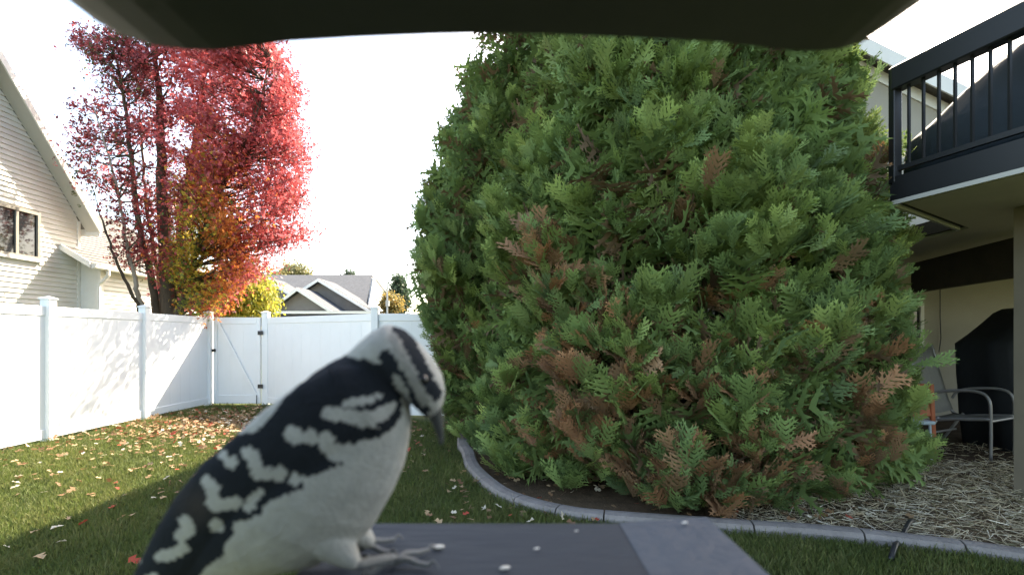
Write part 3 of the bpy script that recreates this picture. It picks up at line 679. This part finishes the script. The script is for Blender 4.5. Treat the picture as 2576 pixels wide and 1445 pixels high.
def maple():
    r = np.random.default_rng(5); rd = random.Random(5); D = 10.95
    root = empty('red_maple', tuple(P(428, 850, D)[:2]) + (0,), 'tall crimson autumn maple with gold lower leaves behind the sunlit fence', 'tree')
    def px3(l, dd): return [P(x, y, D + k) for (x, y), k in zip(l, dd)]
    base = P(428, 850, D); base.z = 0
    stems = [([(428, 900), (425, 780), (414, 600), (405, 400), (398, 220), (385, 60)], [0, 0, -.1, -.15, -.2, -.3], [.19, .15, .125, .095, .06, .02], 'bark'),
             ([(436, 900), (442, 770), (452, 600), (478, 430), (505, 260), (530, 60)], [.05, .1, .2, .3, .4, .5], [.15, .12, .10, .075, .05, .02], 'bark'),
             ([(440, 870), (462, 740), (520, 560), (585, 420), (640, 300), (680, 150)], [-.05, -.2, -.5, -.8, -.9, -1.0], [.09, .075, .06, .045, .03, .012], 'bark'),
             ([(428, 860), (480, 690), (570, 590), (660, 540), (740, 560)], [.1, .3, .5, .7, .9], [.07, .055, .04, .028, .01], 'bark'),
             ([(400, 870), (390, 740), (362, 620), (338, 480), (322, 330), (300, 180), (270, 90)], [.0, -.1, -.4, -.6, -.7, -.8, -.8], [.085, .075, .06, .05, .038, .022, .01], 'bark'),
             ([(385, 880), (362, 785), (345, 735), (338, 690), (318, 610), (300, 500), (270, 380), (235, 270)], [-.3, -.5, -.7, -.8, -1, -1.1, -1.2, -1.2], [.055, .05, .045, .04, .034, .026, .02, .008], 'barkpale'),
             ([(380, 880), (350, 780), (312, 700), (288, 640), (262, 570), (240, 500)], [-.3, -.6, -.9, -1.1, -1.2, -1.3], [.04, .035, .03, .025, .018, .007], 'bark'),
             ([(410, 860), (400, 700), (375, 560), (360, 420), (350, 250)], [.4, .6, .8, 1.0, 1.1], [.06, .05, .04, .03, .012], 'bark')]
    nodes = []
    for k, (l, dd, rad, mm) in enumerate(stems):
        pts = catmull(px3(l, dd), 5); rr = np.interp(np.linspace(0, 1, len(pts)), np.linspace(0, 1, len(rad)), rad)
        pts = [p + Vector((rd.uniform(-.02, .02), rd.uniform(-.02, .02), 0)) for p in pts]
        MB().tube(pts, list(rr), 9).build('trunk' if k < 2 else 'stem', mm, root, smooth=True)
        for p, q in zip(pts, rr):
            if p.z > 1.4: nodes.append((p, q))
    # crown outline (pixels) and where the leaves cluster
    hull = [(205, 40), (235, 45), (255, 85), (330, 60), (420, 10), (520, -60), (640, 10), (690, 110), (735, 210), (765, 250), (755, 300), (770, 360), (775, 430), (770, 480), (765, 545), (800, 600),
            (720, 640), (690, 665), (690, 680), (600, 720), (590, 790), (515, 800), (470, 770), (440, 760), (420, 700), (395, 735), (330, 700), (300, 660), (305, 560), (262, 540), (225, 500), (180, 450), (168, 400), (195, 330), (190, 270), (225, 255), (215, 200), (240, 185), (195, 130), (182, 100), (200, 90)]
    cl = []
    while len(cl) < 1050:
        x, y = r.uniform(165, 805), r.uniform(-60, 800)
        if not poly_in(x, y, hull): continue
        dens = 1.0
        if x < 400 and y > 180: dens = .38 if y < 480 else .45
        if 300 < x < 430 and 330 < y < 560: dens = .22
        if x > 430: dens = 1
        if y < 180: dens = .85
        if noise.noise(Vector((x / 62, y / 62, 3.1))) + .35 * noise.noise(Vector((x / 24, y / 24, 1.7))) < (-.22 if x > 430 else -.08): continue
        if r.random() > dens: continue
        half = 1.75 * math.sqrt(max(.05, 1 - ((x - 470) / 340) ** 2)) * (1 if y < 600 else .7)
        cl.append((x, y, r.uniform(-half, min(half, max(-.3 * half, (x - 230) / 230 * 1.5)))))
    tw = MB(); NP = np.array([[p.x, p.y, p.z] for p, q in nodes])
    pos = []; col = []; siz = []
    for (x, y, dz) in cl:
        c = P(x, y, D + dz)
        dd = NP - np.array(c); dist = np.linalg.norm(dd * np.array([1, 1, 1.0]), axis=1) + np.where(dd[:, 2] > -.15, 3, 0)
        k = int(np.argmin(dist)); p, q = nodes[k]
        mid = p.lerp(c, .5) + Vector((rd.uniform(-.1, .1), rd.uniform(-.1, .1), rd.uniform(-.15, .05)))
        if rd.random() < .75: tw.tube([p, mid, c], [min(q * .6, .022), .011, .004], 5, caps=False)
        nl = int(r.integers(45, 80)); sp = r.uniform(.13, .26)
        tt = r.uniform(.15, 1.25, (nl, 1)) ** .8; dv = np.array(c - mid); dl = max(np.linalg.norm(dv), .3); dv = dv / dl * min(dl, .75)
        pp = np.array(c) - dv * (1 - tt) + np.array([0, 0, .12]) * tt + r.normal(0, 1, (nl, 3)) * sp * .62
        # leaf colour: crimson, plum on the thin side, gold and green low in the middle
        red = np.array([.42, .065, .065]); rose = np.array([.56, .15, .16]); plum = np.array([.17, .035, .04]); org = np.array([.60, .20, .05]); gold = np.array([.58, .42, .06]); grn = np.array([.16, .20, .04])
        t = r.random((nl, 1)); cc = red * t + rose * (1 - t)
        if x < 400 or r.random() < .16: s = r.random((nl, 1)) < .62; cc = np.where(s, plum, cc)
        if x < 400 and r.random() < .22: cc = np.where(r.random((nl, 1)) < .5, np.array([.10, .11, .05]), cc)
        go = math.exp(-(((x - 490) / 60) ** 2 + ((y - 660) / 150) ** 2)) * 1.15
        oo = math.exp(-(((x - 540) / 85) ** 2 + ((y - 620) / 190) ** 2)) * 1.0
        s = r.random((nl, 1)) < oo; cc = np.where(s, org * r.uniform(.7, 1.2, (nl, 1)), cc)
        s = r.random((nl, 1)) < go; cc = np.where(s, np.where(r.random((nl, 1)) < .5, gold, grn), cc)
        pos.append(pp); col.append(cc * r.uniform(.7, 1.3, (nl, 1))); siz.append(r.uniform(.05, .09, nl))
    tw.build('branchlets', 'bark', root, smooth=True)['kind'] = 'stuff'
    pos = np.concatenate(pos); col = np.concatenate(col); siz = np.concatenate(siz); n = len(pos)
    # broken edge: drop leaves outside the wall of the wing
    ax = unit(r.normal(0, 1, (n, 3)) + np.array([0, 0, -.5]))
    LM = np.array([[0, -.1, 0], [-.52, .3, .08], [-.15, .45, 0], [-.3, .85, .06], [0, 1.05, -.03], [.3, .85, .06], [.15, .45, 0], [.52, .3, .08]]); LMF = np.array([[0, 2, 1], [0, 6, 2], [0, 7, 6], [2, 4, 3], [6, 5, 4]])
    V, F = scatter(LM, LMF, pos, ax, r.uniform(0, 6.28, n), siz)
    cr = np_mesh('crown', V, F, np.repeat(col, len(LM), 0), 'leaf', root); cr['kind'] = 'stuff'
maple()

def bush(name, cx_, cy_, rx_, ry_, D, label, cat, pal, ncl, leaf=(.06, .1), droop=.5, seed=2, per=45, sp=.2, trunk=True, narrow=False, group=None, z0=0.3, dr=None):
    """leafy tree or shrub: crown ellipse given in pixels at depth D"""
    r = np.random.default_rng(seed); c = P(cx_, cy_, D); sx = rx_ / FPX * D; sz = ry_ / FPX * D; dr = dr or sx
    root = empty(name, (c.x, D, 0), label, cat, group)
    pos = []; col = []
    st = MB(); 
    for k in range(3):
        a = r.uniform(0, 6.28); q = Vector((c.x + math.cos(a) * sx * .4, D + math.sin(a) * dr * .4, c.z + sz * r.uniform(.2, .7)))
        st.tube([(c.x + .03 * k, D, -.05), Vector((c.x, D, 0)).lerp(q, .5) + Vector((.05, 0, .1)), q], [.02 * sx + .02, .014 * sx + .012, .006], 7)
    st.build('trunk', 'bark', root, smooth=True)
    while len(pos) < ncl:
        p = r.uniform(-1, 1, 3)
        if np.linalg.norm(p) > 1: continue
        if narrow and abs(p[0]) > (1 - p[2]) * .55: continue
        q = np.array([c.x, D, c.z]) + p * np.array([sx, dr, sz])
        if q[2] < z0: continue
        pp = q + r.normal(0, sp, (per, 3)); pos.append(pp)
        col.append(np.array(pal)[r.integers(0, len(pal), per)] * r.uniform(.75, 1.2, (per, 1)))
    pos = np.concatenate(pos); col = np.concatenate(col); n = len(pos)
    ax = unit(r.normal(0, .6, (n, 3)) + np.array([0, 0, -droop]))
    V, F = scatter(LT3 * np.array([.55, 1, 1]), LF3, pos, ax, r.uniform(0, 6.28, n), r.uniform(*leaf, n))
    np_mesh('crown', V, F, np.repeat(col, 4, 0), 'leaf', root)['kind'] = 'stuff'
YG = [(.42, .38, .06), (.30, .32, .05), (.50, .42, .10), (.20, .24, .05)]
bush('golden_shrub', 618, 745, 68, 72, 13.6, 'golden yellow-green shrub between the red maple and the grey house', 'shrub', YG, 150, (.07, .13), 1.0, 4, 50, .14)
bush('orange_shrub', 545, 760, 40, 62, 13.2, 'orange-red leafy young shrub rising behind the gate post', 'shrub', [(.55, .12, .05), (.60, .24, .08), (.45, .06, .04)], 55, (.06, .1), .5, 6, 40, .12)
bush('distant_tree', 742, 690, 30, 26, 52, 'pale leafy distant tree showing over the grey house roof, beside the maple', 'tree', [(.22, .22, .10), (.28, .26, .14)], 90, (.2, .4), .2, 7, 40, .35)
bush('distant_tree', 879, 697, 14, 20, 60, 'small bluish distant conifer peeking over the grey roof ridge', 'tree', [(.07, .10, .07), (.10, .13, .09)], 60, (.25, .4), .2, 8, 30, .25, narrow=True)
bush('distant_tree', 700, 700, 26, 12, 50, 'low yellowish distant treetop over the grey roof', 'tree', [(.30, .28, .12), (.26, .22, .10)], 50, (.2, .35), .2, 12, 30, .3)
bush('distant_conifer', 1003, 735, 26, 48, 34, 'dark distant conifer between the light pole and the hedge', 'tree', [(.03, .06, .035), (.045, .075, .04), (.06, .09, .05)], 190, (.14, .26), .6, 9, 40, .18, narrow=True)
bush('autumn_bush', 984, 762, 24, 24, 30, 'rusty yellow autumn bush behind the light pole, over the fence', 'shrub', [(.40, .26, .07), (.28, .22, .08), (.16, .15, .06)], 80, (.10, .2), .5, 10, 40, .16)

# ------------------------------------------------------------------ fallen leaves
def leaf_mesh(k, col):
    r = np.random.default_rng(50 + k); v = LT.copy(); v[:, 2] = v[:, 2] * 2.2 + r.normal(0, .05, len(v)); v[:, 1] -= .4
    me = bpy.data.meshes.new('fallen_leaf'); me.from_pydata([tuple(p) for p in v], [], [tuple(f) for f in LF])
    ca = me.color_attributes.new('col', 'FLOAT_COLOR', 'POINT')
    for i in range(len(v)): ca.data[i].color = (*(np.array(col) * r.uniform(.85, 1.1)), 1)
    me.materials.append(M['fallen']); return me
LK = [('tan maple leaf lying on the lawn', (.42, .29, .16)), ('pale cream maple leaf lying on the lawn', (.62, .55, .42)), ('red maple leaf lying on the lawn', (.42, .07, .04)), ('brown curled leaf lying on the lawn', (.22, .12, .06))]
LMESH = [[leaf_mesh(k * 5 + j, c) for j in range(3)] for k, (l, c) in enumerate(LK)]
rl_ = np.random.default_rng(21); cnt = 0
spots = []
while len(spots) < 170:
    x, y = rl_.uniform(0, 1560), rl_.uniform(1065, 1440)
    q = G(x, y)
    if q.x < FX + .2 or q.y > 9.6 or in_bed(np.array([q.x + .12]), np.array([q.y]))[0]: continue
    spots.append(q)
for q in spots:
    k = int(rl_.choice(4, p=[.40, .30, .11, .19])); me = LMESH[k][int(rl_.integers(0, 3))]
    o = bpy.data.objects.new('fallen_leaf', me); COL.objects.link(o)
    o.location = (q.x, q.y, .045 + rl_.uniform(0, .015)); o.rotation_euler = (rl_.normal(0, .3), rl_.normal(0, .3), rl_.uniform(0, 6.28)); s = rl_.uniform(.035, .07); o.scale = (s, s, s)
    tag(o, LK[k][0], 'leaf', ['tan', 'pale', 'red', 'brown'][k] + ' fallen leaves on the lawn')
def litter():
    r = np.random.default_rng(31); N = 3400
    x = r.normal(-4.3, .95, N); y = r.normal(7.9, .85, N)
    e = r.random(N) < .2; x[e] = r.uniform(-6.1, -1, e.sum()); y[e] = r.uniform(4.2, 9.8, e.sum())
    b = r.random(N) < .05; x[b] = r.uniform(-.6, 3, b.sum()); y[b] = r.uniform(3.6, 5, b.sum())
    ok = (x > -6.15) & (y < 10.0 - np.maximum(0, x + 5.1) * .6); x, y = x[ok], y[ok]; N = len(x)
    pos = np.stack([x, y, .04 + r.random(N) * .03], 1); ax = np.stack([r.normal(0, 1, N), r.normal(0, 1, N), r.normal(0, .3, N)], 1)
    roll = np.where(r.random(N) < .5, 0, 0) + r.normal(0, .5, N)
    V, F = scatter(LT, LF, pos, ax, roll, r.uniform(.035, .07, N))
    pal = np.array([c for _, c in LK] + [(.30, .19, .10)]); c = pal[r.choice(5, N, p=[.30, .10, .06, .30, .24])] * r.uniform(.6, 1.1, (N, 1))
    tag(np_mesh('fallen_leaves', V, F, np.repeat(c, len(LT), 0), 'fallen'), 'drift of brown fallen leaves in the shaded fence corner', 'leaves', kind='stuff')
litter()

# ------------------------------------------------------------------ bird feeder
TZ = CAM_H - .093
fd = empty('bird_feeder', (0, -.06, 0), 'slate plastic bird feeder with a tray below and dark scalloped roof', 'bird feeder')
MB().box((-.085, -.03, TZ - .012), (.0545, .2498, TZ)).build('tray', 'tray', fd)
MB().poly_prism([(.0538, -.03, TZ - .013), (.098, -.03, TZ - .013), (.098, -.03, TZ + .003), (.0538, -.03, TZ + .0004)], (0, .28, 0)).build('tray_side', 'traysheen', fd)
rp = [(60, -160), (120, -70), (190, 2), (245, 48), (310, 82), (390, 106), (470, 117), (540, 118), (620, 110), (730, 96), (900, 86), (1080, 79), (1270, 75), (1450, 80), (1650, 89), (1800, 97), (1900, 108), (1980, 118), (2050, 121), (2110, 116), (2165, 100), (2230, 58), (2310, 2), (2390, -70), (2450, -160)]
RD = .165
pts = [P(x, y + 8, RD) for x, y in rp]; tp = [Vector((p.x, p.y, CAM_H + .175)) for p in reversed(pts)]
MB().poly_prism(pts + tp, (0, -.29, 0)).build('roof', 'roofplastic', fd, bevel=0)
MB().box((-.17, -.12, TZ - .012), (.17, -.032, CAM_H + .15)).build('shade_housing', 'roofplastic', fd, bevel=.004)  # unseen behind the camera, widened to keep sky light off the bird
MB().tube([(0, -.06, 0), (0, -.06, TZ - .012)], .016, 12).build('pole', 'blackmetal', fd)
hr = random.Random(3)
HL = ['oval white seed husk on the slate tray beside the bird claw', 'small pale seed husk on the bluish side strip of the tray', 'tiny pale crumb in the middle of the slate tray', 'flat pale seed husk at the near part of the slate tray', 'small grey crumb close to the far edge of the tray']
for k, (x, y, s) in enumerate([(1102, 1381, .0028), (1722, 1332, .0017), (1350, 1385, .0014), (1270, 1434, .0022), (1450, 1340, .001)]):
    d = .093 * FPX / (y - HZ); c = P(x, y, d); c.z = TZ + .0012 + (.0025 if x > 1600 else 0)
    hb = MB(); rings = []
    for i in range(7):
        t = -1 + 2 * i / 6; rr_ = math.sqrt(max(.02, 1 - t * t)) * s * .5; a = hr.uniform(-.2, .2) * .3
        rings.append([Vector((c.x + t * s, c.y + math.cos(q) * rr_ * 1.3 + t * s * .3, c.z + math.sin(q) * rr_ * .55)) for q in [j * math.pi / 4 for j in range(8)]])
    tag(hb.loft(rings).build('seed_husk', 'husk', None, smooth=True), HL[k], 'seed husk')

# ------------------------------------------------------------------ the woodpecker
BD = .195
def Q(u, v, dy=0.0): return P(357.8 + .474 * u, 760.3 + .474 * v, BD) + Vector((0, dy, 0))
MU = .474 / FPX * BD       # metres for one unit of the drawing
def ringset(st, kb, y0=None, n=28, bfix=None):
    out = []
    for i, (U, L) in enumerate(st):
        u = Q(*U); l = Q(*L); c = (u + l) / 2; a = (u - l) / 2
        b = kb[i] if hasattr(kb, '__len__') else a.length * kb
        if y0 is not None: c = c + Vector((0, y0[i], 0))
        out.append([c + a * math.cos(t) + Vector((0, b * math.sin(t), 0)) for t in [2 * math.pi * j / n for j in range(n)]])
    return out
body_st = [((1235, 260), (1400, 470)), ((1130, 275), (1418, 540)), ((1030, 300), (1424, 620)), ((930, 360), (1418, 720)), ((810, 465), (1390, 860)), ((660, 590), (1330, 1000)), ((520, 715), (1235, 1170)), ((400, 850), (1120, 1300)), ((310, 975), (930, 1385)), ((220, 1130), (740, 1425)), ((140, 1275), (545, 1490)), ((60, 1400), (350, 1560)), ((0, 1500), (180, 1590))]
bb = [.0105, .0135, .0155, .0175, .0195, .0215, .0225, .0215, .0185, .0150, .0110, .0075, .0045]
head_st = [((1040, 300), (1140, 460)), ((1105, 258), (1200, 470)), ((1170, 196), (1270, 480)), ((1240, 142), (1330, 490)), ((1310, 114), (1375, 498)), ((1390, 142), (1405, 510)), ((1470, 215), (1428, 530)), ((1540, 295), (1455, 560)), ((1592, 385), (1490, 585)), ((1608, 470), (1522, 600)), ((1596, 540), (1550, 605))]
hb_ = [.006, .0095, .0115, .0125, .0130, .0130, .0122, .0108, .0085, .006, .0032]
wing_st = [((1250, 330), (1385, 520)), ((1090, 330), (1345, 645)), ((930, 405), (1190, 742)), ((765, 530), (1065, 858)), ((605, 675), (905, 922)), ((455, 800), (725, 1040)), ((312, 962), (560, 1145)), ((200, 1115), (440, 1280)), ((100, 1270), (300, 1425)), ((10, 1412), (150, 1545)), ((-80, 1545), (-10, 1645))]
wb = [.003, .0055, .0065, .0065, .0060, .0055, .005, .0045, .004, .003, .0015]
wy_ = [.0095, .0125, .0150, .0165, .0175, .0165, .0145, .0115, .0085, .0055, .0035]
bm_ = MB(); bm_.loft(ringset(body_st, bb)); bm_.loft(ringset(head_st, hb_))
for s in (-1, 1): bm_.loft(ringset(wing_st, wb, [s * y for y in wy_]))
# thighs
TH = []
for s in (-1, 1):
    th_ = [Q(940, 1100, s * .007), Q(1050, 1215, s * .008), Q(1125, 1285, s * .009), Q(1185, 1335, s * .010)]
    bm_.tube(th_, [.0110, .0085, .0050, .0022], 14)
bird = empty('woodpecker', tuple(Q(700, 1450)), 'small black and white spotted woodpecker perched on the feeder tray, head bent down', 'bird')
raw = bm_.build('body_raw', 'feather', bird)
md = raw.modifiers.new('r', 'REMESH'); md.mode = 'VOXEL'; md.voxel_size = .0007
ms = raw.modifiers.new('s', 'SMOOTH'); ms.iterations = 5; ms.factor = .5
dg = bpy.context.evaluated_depsgraph_get(); me = bpy.data.meshes.new_from_object(raw.evaluated_get(dg))
bpy.data.objects.remove(raw); body = bpy.data.objects.new('body', me); COL.objects.link(body); body.parent = bird; ORG[body.name] = ORG[bird.name]
me.shade_smooth()
if not me.materials: me.materials.append(M['feather'])

def cap(u, v, pts, r):
    """distance of (u,v) inside a fat polyline: positive inside"""
    best = np.full(u.shape, -1e9)
    if len(pts) == 1: return r - np.hypot(u - pts[0][0], v - pts[0][1])
    for (a, b), (c, d) in zip(pts[:-1], pts[1:]):
        dx, dy = c - a, d - b; t = np.clip(((u - a) * dx + (v - b) * dy) / (dx * dx + dy * dy), 0, 1)
        best = np.maximum(best, r - np.hypot(u - a - t * dx, v - b - t * dy))
    return best
def pin(u, v, poly):
    ins = np.zeros(u.shape, bool); j = len(poly) - 1
    for i in range(len(poly)):
        xi, yi = poly[i]; xj, yj = poly[j]
        ins ^= ((yi > v) != (yj > v)) & (u < (xj - xi) * (v - yi) / (yj - yi + 1e-9) + xi); j = i
    return ins
BLACK = [(1085, 285), (1190, 305), (1260, 335), (1285, 270), (1335, 290), (1365, 370), (1372, 440), (1380, 520), (1378, 590), (1345, 650), (1285, 700), (1215, 735), (1160, 725), (1125, 755), (1075, 760), (1085, 810), (1050, 860), (985, 885), (930, 912), (850, 925), (860, 985), (770, 1015), (690, 1045), (640, 1075), (640, 1120), (560, 1150), (480, 1160), (490, 1230), (440, 1270), (430, 1340), (350, 1400), (290, 1460), (210, 1600), (-300, 1900), (-300, 1500), (0, 1380), (-50, 1200), (150, 1000), (350, 780), (440, 700), (600, 690), (690, 600), (760, 500), (840, 420), (930, 350), (1000, 300)]
WHITE = [([(985, 588), (1060, 596), (1150, 612), (1250, 605), (1295, 575)], 36), ([(1085, 535), (1150, 522), (1212, 512)], 22), ([(1255, 495)], 17), ([(1327, 548)], 24), ([(1165, 640), (1215, 640)], 22),
         ([(795, 700), (812, 712)], 44), ([(893, 715)], 43), ([(972, 725), (990, 770), (1040, 805), (1095, 790)], 44), ([(560, 800), (590, 815), (605, 870), (615, 905), (660, 905)], 36), ([(728, 910)], 43), ([(812, 935)], 36),
         ([(470, 845)], 36), ([(425, 808)], 24), ([(340, 945), (378, 985), (370, 1060), (390, 1080), (500, 1062)], 32), ([(600, 1030), (560, 1085)], 28), ([(630, 1005)], 18),
         ([(222, 1160), (250, 1205), (205, 1235)], 34), ([(395, 1180)], 38), ([(220, 1300), (150, 1338), (95, 1345)], 31), ([(60, 1460), (-20, 1500)], 28)]
HB = [([(1360, 130), (1420, 220), (1475, 325), (1520, 425), (1560, 485)], 35), ([(1375, 395), (1430, 470), (1480, 545), (1505, 600)], 36), ([(1290, 285), (1325, 340), (1350, 400)], 38), ([(1500, 395), (1535, 450)], 36)]
def plumage_colour(V):
    """feather colour at world points: the bird's own markings in its side view"""
    s = BD / np.maximum(V[:, 1], .05)
    u = ((V[:, 0] * s) / BD * FPX + CX - 357.8) / .474
    v = ((CAM_H - V[:, 2]) * s / BD * FPX + HZ - 760.3) / .474
    r = np.random.default_rng(2); 
    ju = 5 * np.sin(v * .11 + 1) * np.sin(u * .07) + 4 * np.sin(u * .19 + v * .13); jv = 5 * np.sin(u * .12 + 2) * np.sin(v * .06) + 4 * np.sin(v * .21 - u * .1)
    u = u + ju; v = v + jv
    wh = np.array([.46, .46, .43]); bk = np.array([.018, .022, .028])
    C = np.tile(wh, (len(u), 1))
    bel = np.clip((v - 950) / 500, 0, 1)[:, None]; C = C * (1 - .10 * bel) * (1 + bel * np.array([.0, -.01, -.05]))
    isb = pin(u, v, BLACK); brn = np.clip(1 - np.hypot(u - 290, v - 1080) / 150, 0, 1)[:, None]
    C[isb] = (bk + brn * np.array([.035, .025, .015]))[isb]
    hd = (u > 1240) & (v < 640)
    for p, rad in HB: m_ = hd & (cap(u, v, p, rad) > 0); C[m_] = bk * 1.3
    m_ = cap(u, v, [(1350, 405), (1395, 490), (1412, 600)], 22) > 0; C[m_] = wh * .9
    m_ = cap(u, v, [(1335, 190), (1395, 310), (1450, 430), (1500, 520)], 30) > 0; C[m_] = wh * .72
    for p, rad in WHITE: m_ = isb & (cap(u, v, p, rad) > 0); C[m_] = wh
    return C, u, v
nv = len(me.vertices); V = np.empty(nv * 3, np.float32); me.vertices.foreach_get('co', V); V = V.reshape(-1, 3); N_ = np.empty(nv * 3, np.float32); me.vertices.foreach_get('normal', N_); N_ = N_.reshape(-1, 3)
VW = V + np.array(ORG[bird.name]); C, uu, vv = plumage_colour(VW)
ca = me.color_attributes.new('col', 'FLOAT_COLOR', 'POINT'); C4 = np.ones((nv, 4), np.float32); C4[:, :3] = C; ca.data.foreach_set('color', C4.ravel())
# contour feathers lying tailward over the body
rf = np.random.default_rng(9); NF = 16000; ix = rf.integers(0, nv, NF); pf = VW[ix]; nf = N_[ix]; uf, vf = uu[ix], vv[ix]
flow = np.tile(np.array([-.72, 0, -.69]), (NF, 1))
hd = (vf < 560) & (uf > 1120); ang = np.arctan2(-(vf - 430), uf - 1320); hf = np.stack([-np.sin(ang), np.zeros(NF), np.cos(ang)], 1); flow[hd] = hf[hd]
ch_ = (uf > 1150) & (vf > 560); flow[ch_] = np.array([-.35, 0, -.93])
flow = flow + rf.normal(0, .12, (NF, 3)); flow = unit(flow - nf * (flow * nf).sum(1, keepdims=True)); ax = unit(flow + nf * .012)
side = unit(np.cross(ax, nf)); up_ = np.cross(side, ax)
FT = np.array([[-.12, 0], [.12, 0], [-.30, .4], [.30, .4], [-.26, .75], [.26, .75], [-.10, 1.0], [.10, 1.0]]); FFc = np.array([[0, 1, 3], [0, 3, 2], [2, 3, 5], [2, 5, 4], [4, 5, 7], [4, 7, 6]])
fs = rf.uniform(.0022, .0038, NF) * np.where(hd, .7, 1.0) * np.where((vf > 1180) & (uf > 980), .55, 1.0)
FV = pf[:, None] - nf[:, None] * .0004 + (FT[None, :, 0:1] * side[:, None] + FT[None, :, 1:2] * ax[:, None]) * fs[:, None, None]
FV[:, (2, 4), :] -= nf[:, None] * .0002
FFa = FFc[None] + (np.arange(NF) * 8)[:, None, None]
fc, _, _ = plumage_colour(pf + flow * .0012); fc = fc * rf.uniform(.92, 1.06, (NF, 1))
pl_ = np_mesh('plumage', FV.reshape(-1, 3), FFa.reshape(-1, 3), np.repeat(fc, 8, 0), 'feather', bird); pl_['kind'] = 'stuff'; pl_['label'] = 'short black and white contour feathers'
# tail feathers
for k in range(6):
    tb = MB(); o = (k - 2.5); p0 = Q(230, 1400, o * .0035); p1 = Q(-330 - 12 * abs(o), 1960, o * .006)
    rings = []
    for i in range(9):
        t = i / 8; c = p0.lerp(p1, t); wv = .0058 * (1 - .75 * max(0, t - .6) / .4) ; a = (p1 - p0).normalized().cross(Vector((0, 1, 0))) * wv; b = Vector((0, .0006, 0))
        rings.append([c + a, c + b, c - a, c - b])
    to = tb.loft(rings).build('tail_feather', 'feather', bird)
    cc = to.data.color_attributes.new('col', 'FLOAT_COLOR', 'POINT')
    for i in range(len(to.data.vertices)): cc.data[i].color = (.02, .022, .026, 1)
# bill, eye
MB().tube(catmull([Q(1535, 520), Q(1555, 590), Q(1576, 670), Q(1588, 755)], 4), list(np.linspace(.0042, .0006, 13)), 10).build('bill', 'bill', bird, smooth=True)
for s in (-1, 1):
    c = Q(1512, 400, s * .0088); eb = MB(); rings = []
    for i in range(1, 8):
        t = math.pi * i / 8; rings.append([c + Vector((math.sin(t) * math.cos(q), math.cos(t), math.sin(t) * math.sin(q))) * .0022 for q in [j * math.pi / 5 for j in range(10)]])
    eb.loft(rings).build('eye', 'eye', bird, smooth=True)
# legs and feet: two toes forward, two back, claws on the tray
def foot_(cx_, cy_, hip, toes):
    c = Vector((cx_, cy_, TZ + .0022)); lg = MB()
    lg.tube(catmull([hip, hip.lerp(c, .55) + Vector((.002, 0, .0015)), c + Vector((0, 0, .002)), c], 4), list(np.linspace(.0021, .0014, 13)), 8)
    for (dx, dy, L) in toes:
        d = Vector((dx, dy, 0)).normalized()
        p = [c, c + d * L * .35 + Vector((0, 0, .0018)), c + d * L * .7 + Vector((0, 0, .0004)), c + d * L]
        lg.tube(catmull(p, 4), list(np.linspace(.0015, .0010, 13)), 7)
        e = c + d * L; lg.tube(catmull([e, e + d * .002 + Vector((0, 0, .0016)), e + d * .0042 + Vector((0, 0, -.0012))], 4), list(np.linspace(.0009, .0002, 9)), 6)
    lg.build('leg', 'foot', bird, smooth=True)
fz = .093 * FPX / (1427 - HZ); f0 = P(990, 1427, fz)
foot_(f0.x, f0.y, Q(1175, 1330, -.010), [(.75, .75, .017), (1, -.15, .015), (-.6, -.8, .012), (-.9, .3, .011)])
f1 = P(905, 1440, .215); foot_(f1.x, f1.y, Q(1175, 1330, .010), [(.8, .6, .016), (.95, -.3, .015), (-.5, -.8, .012), (-.9, .4, .011)])
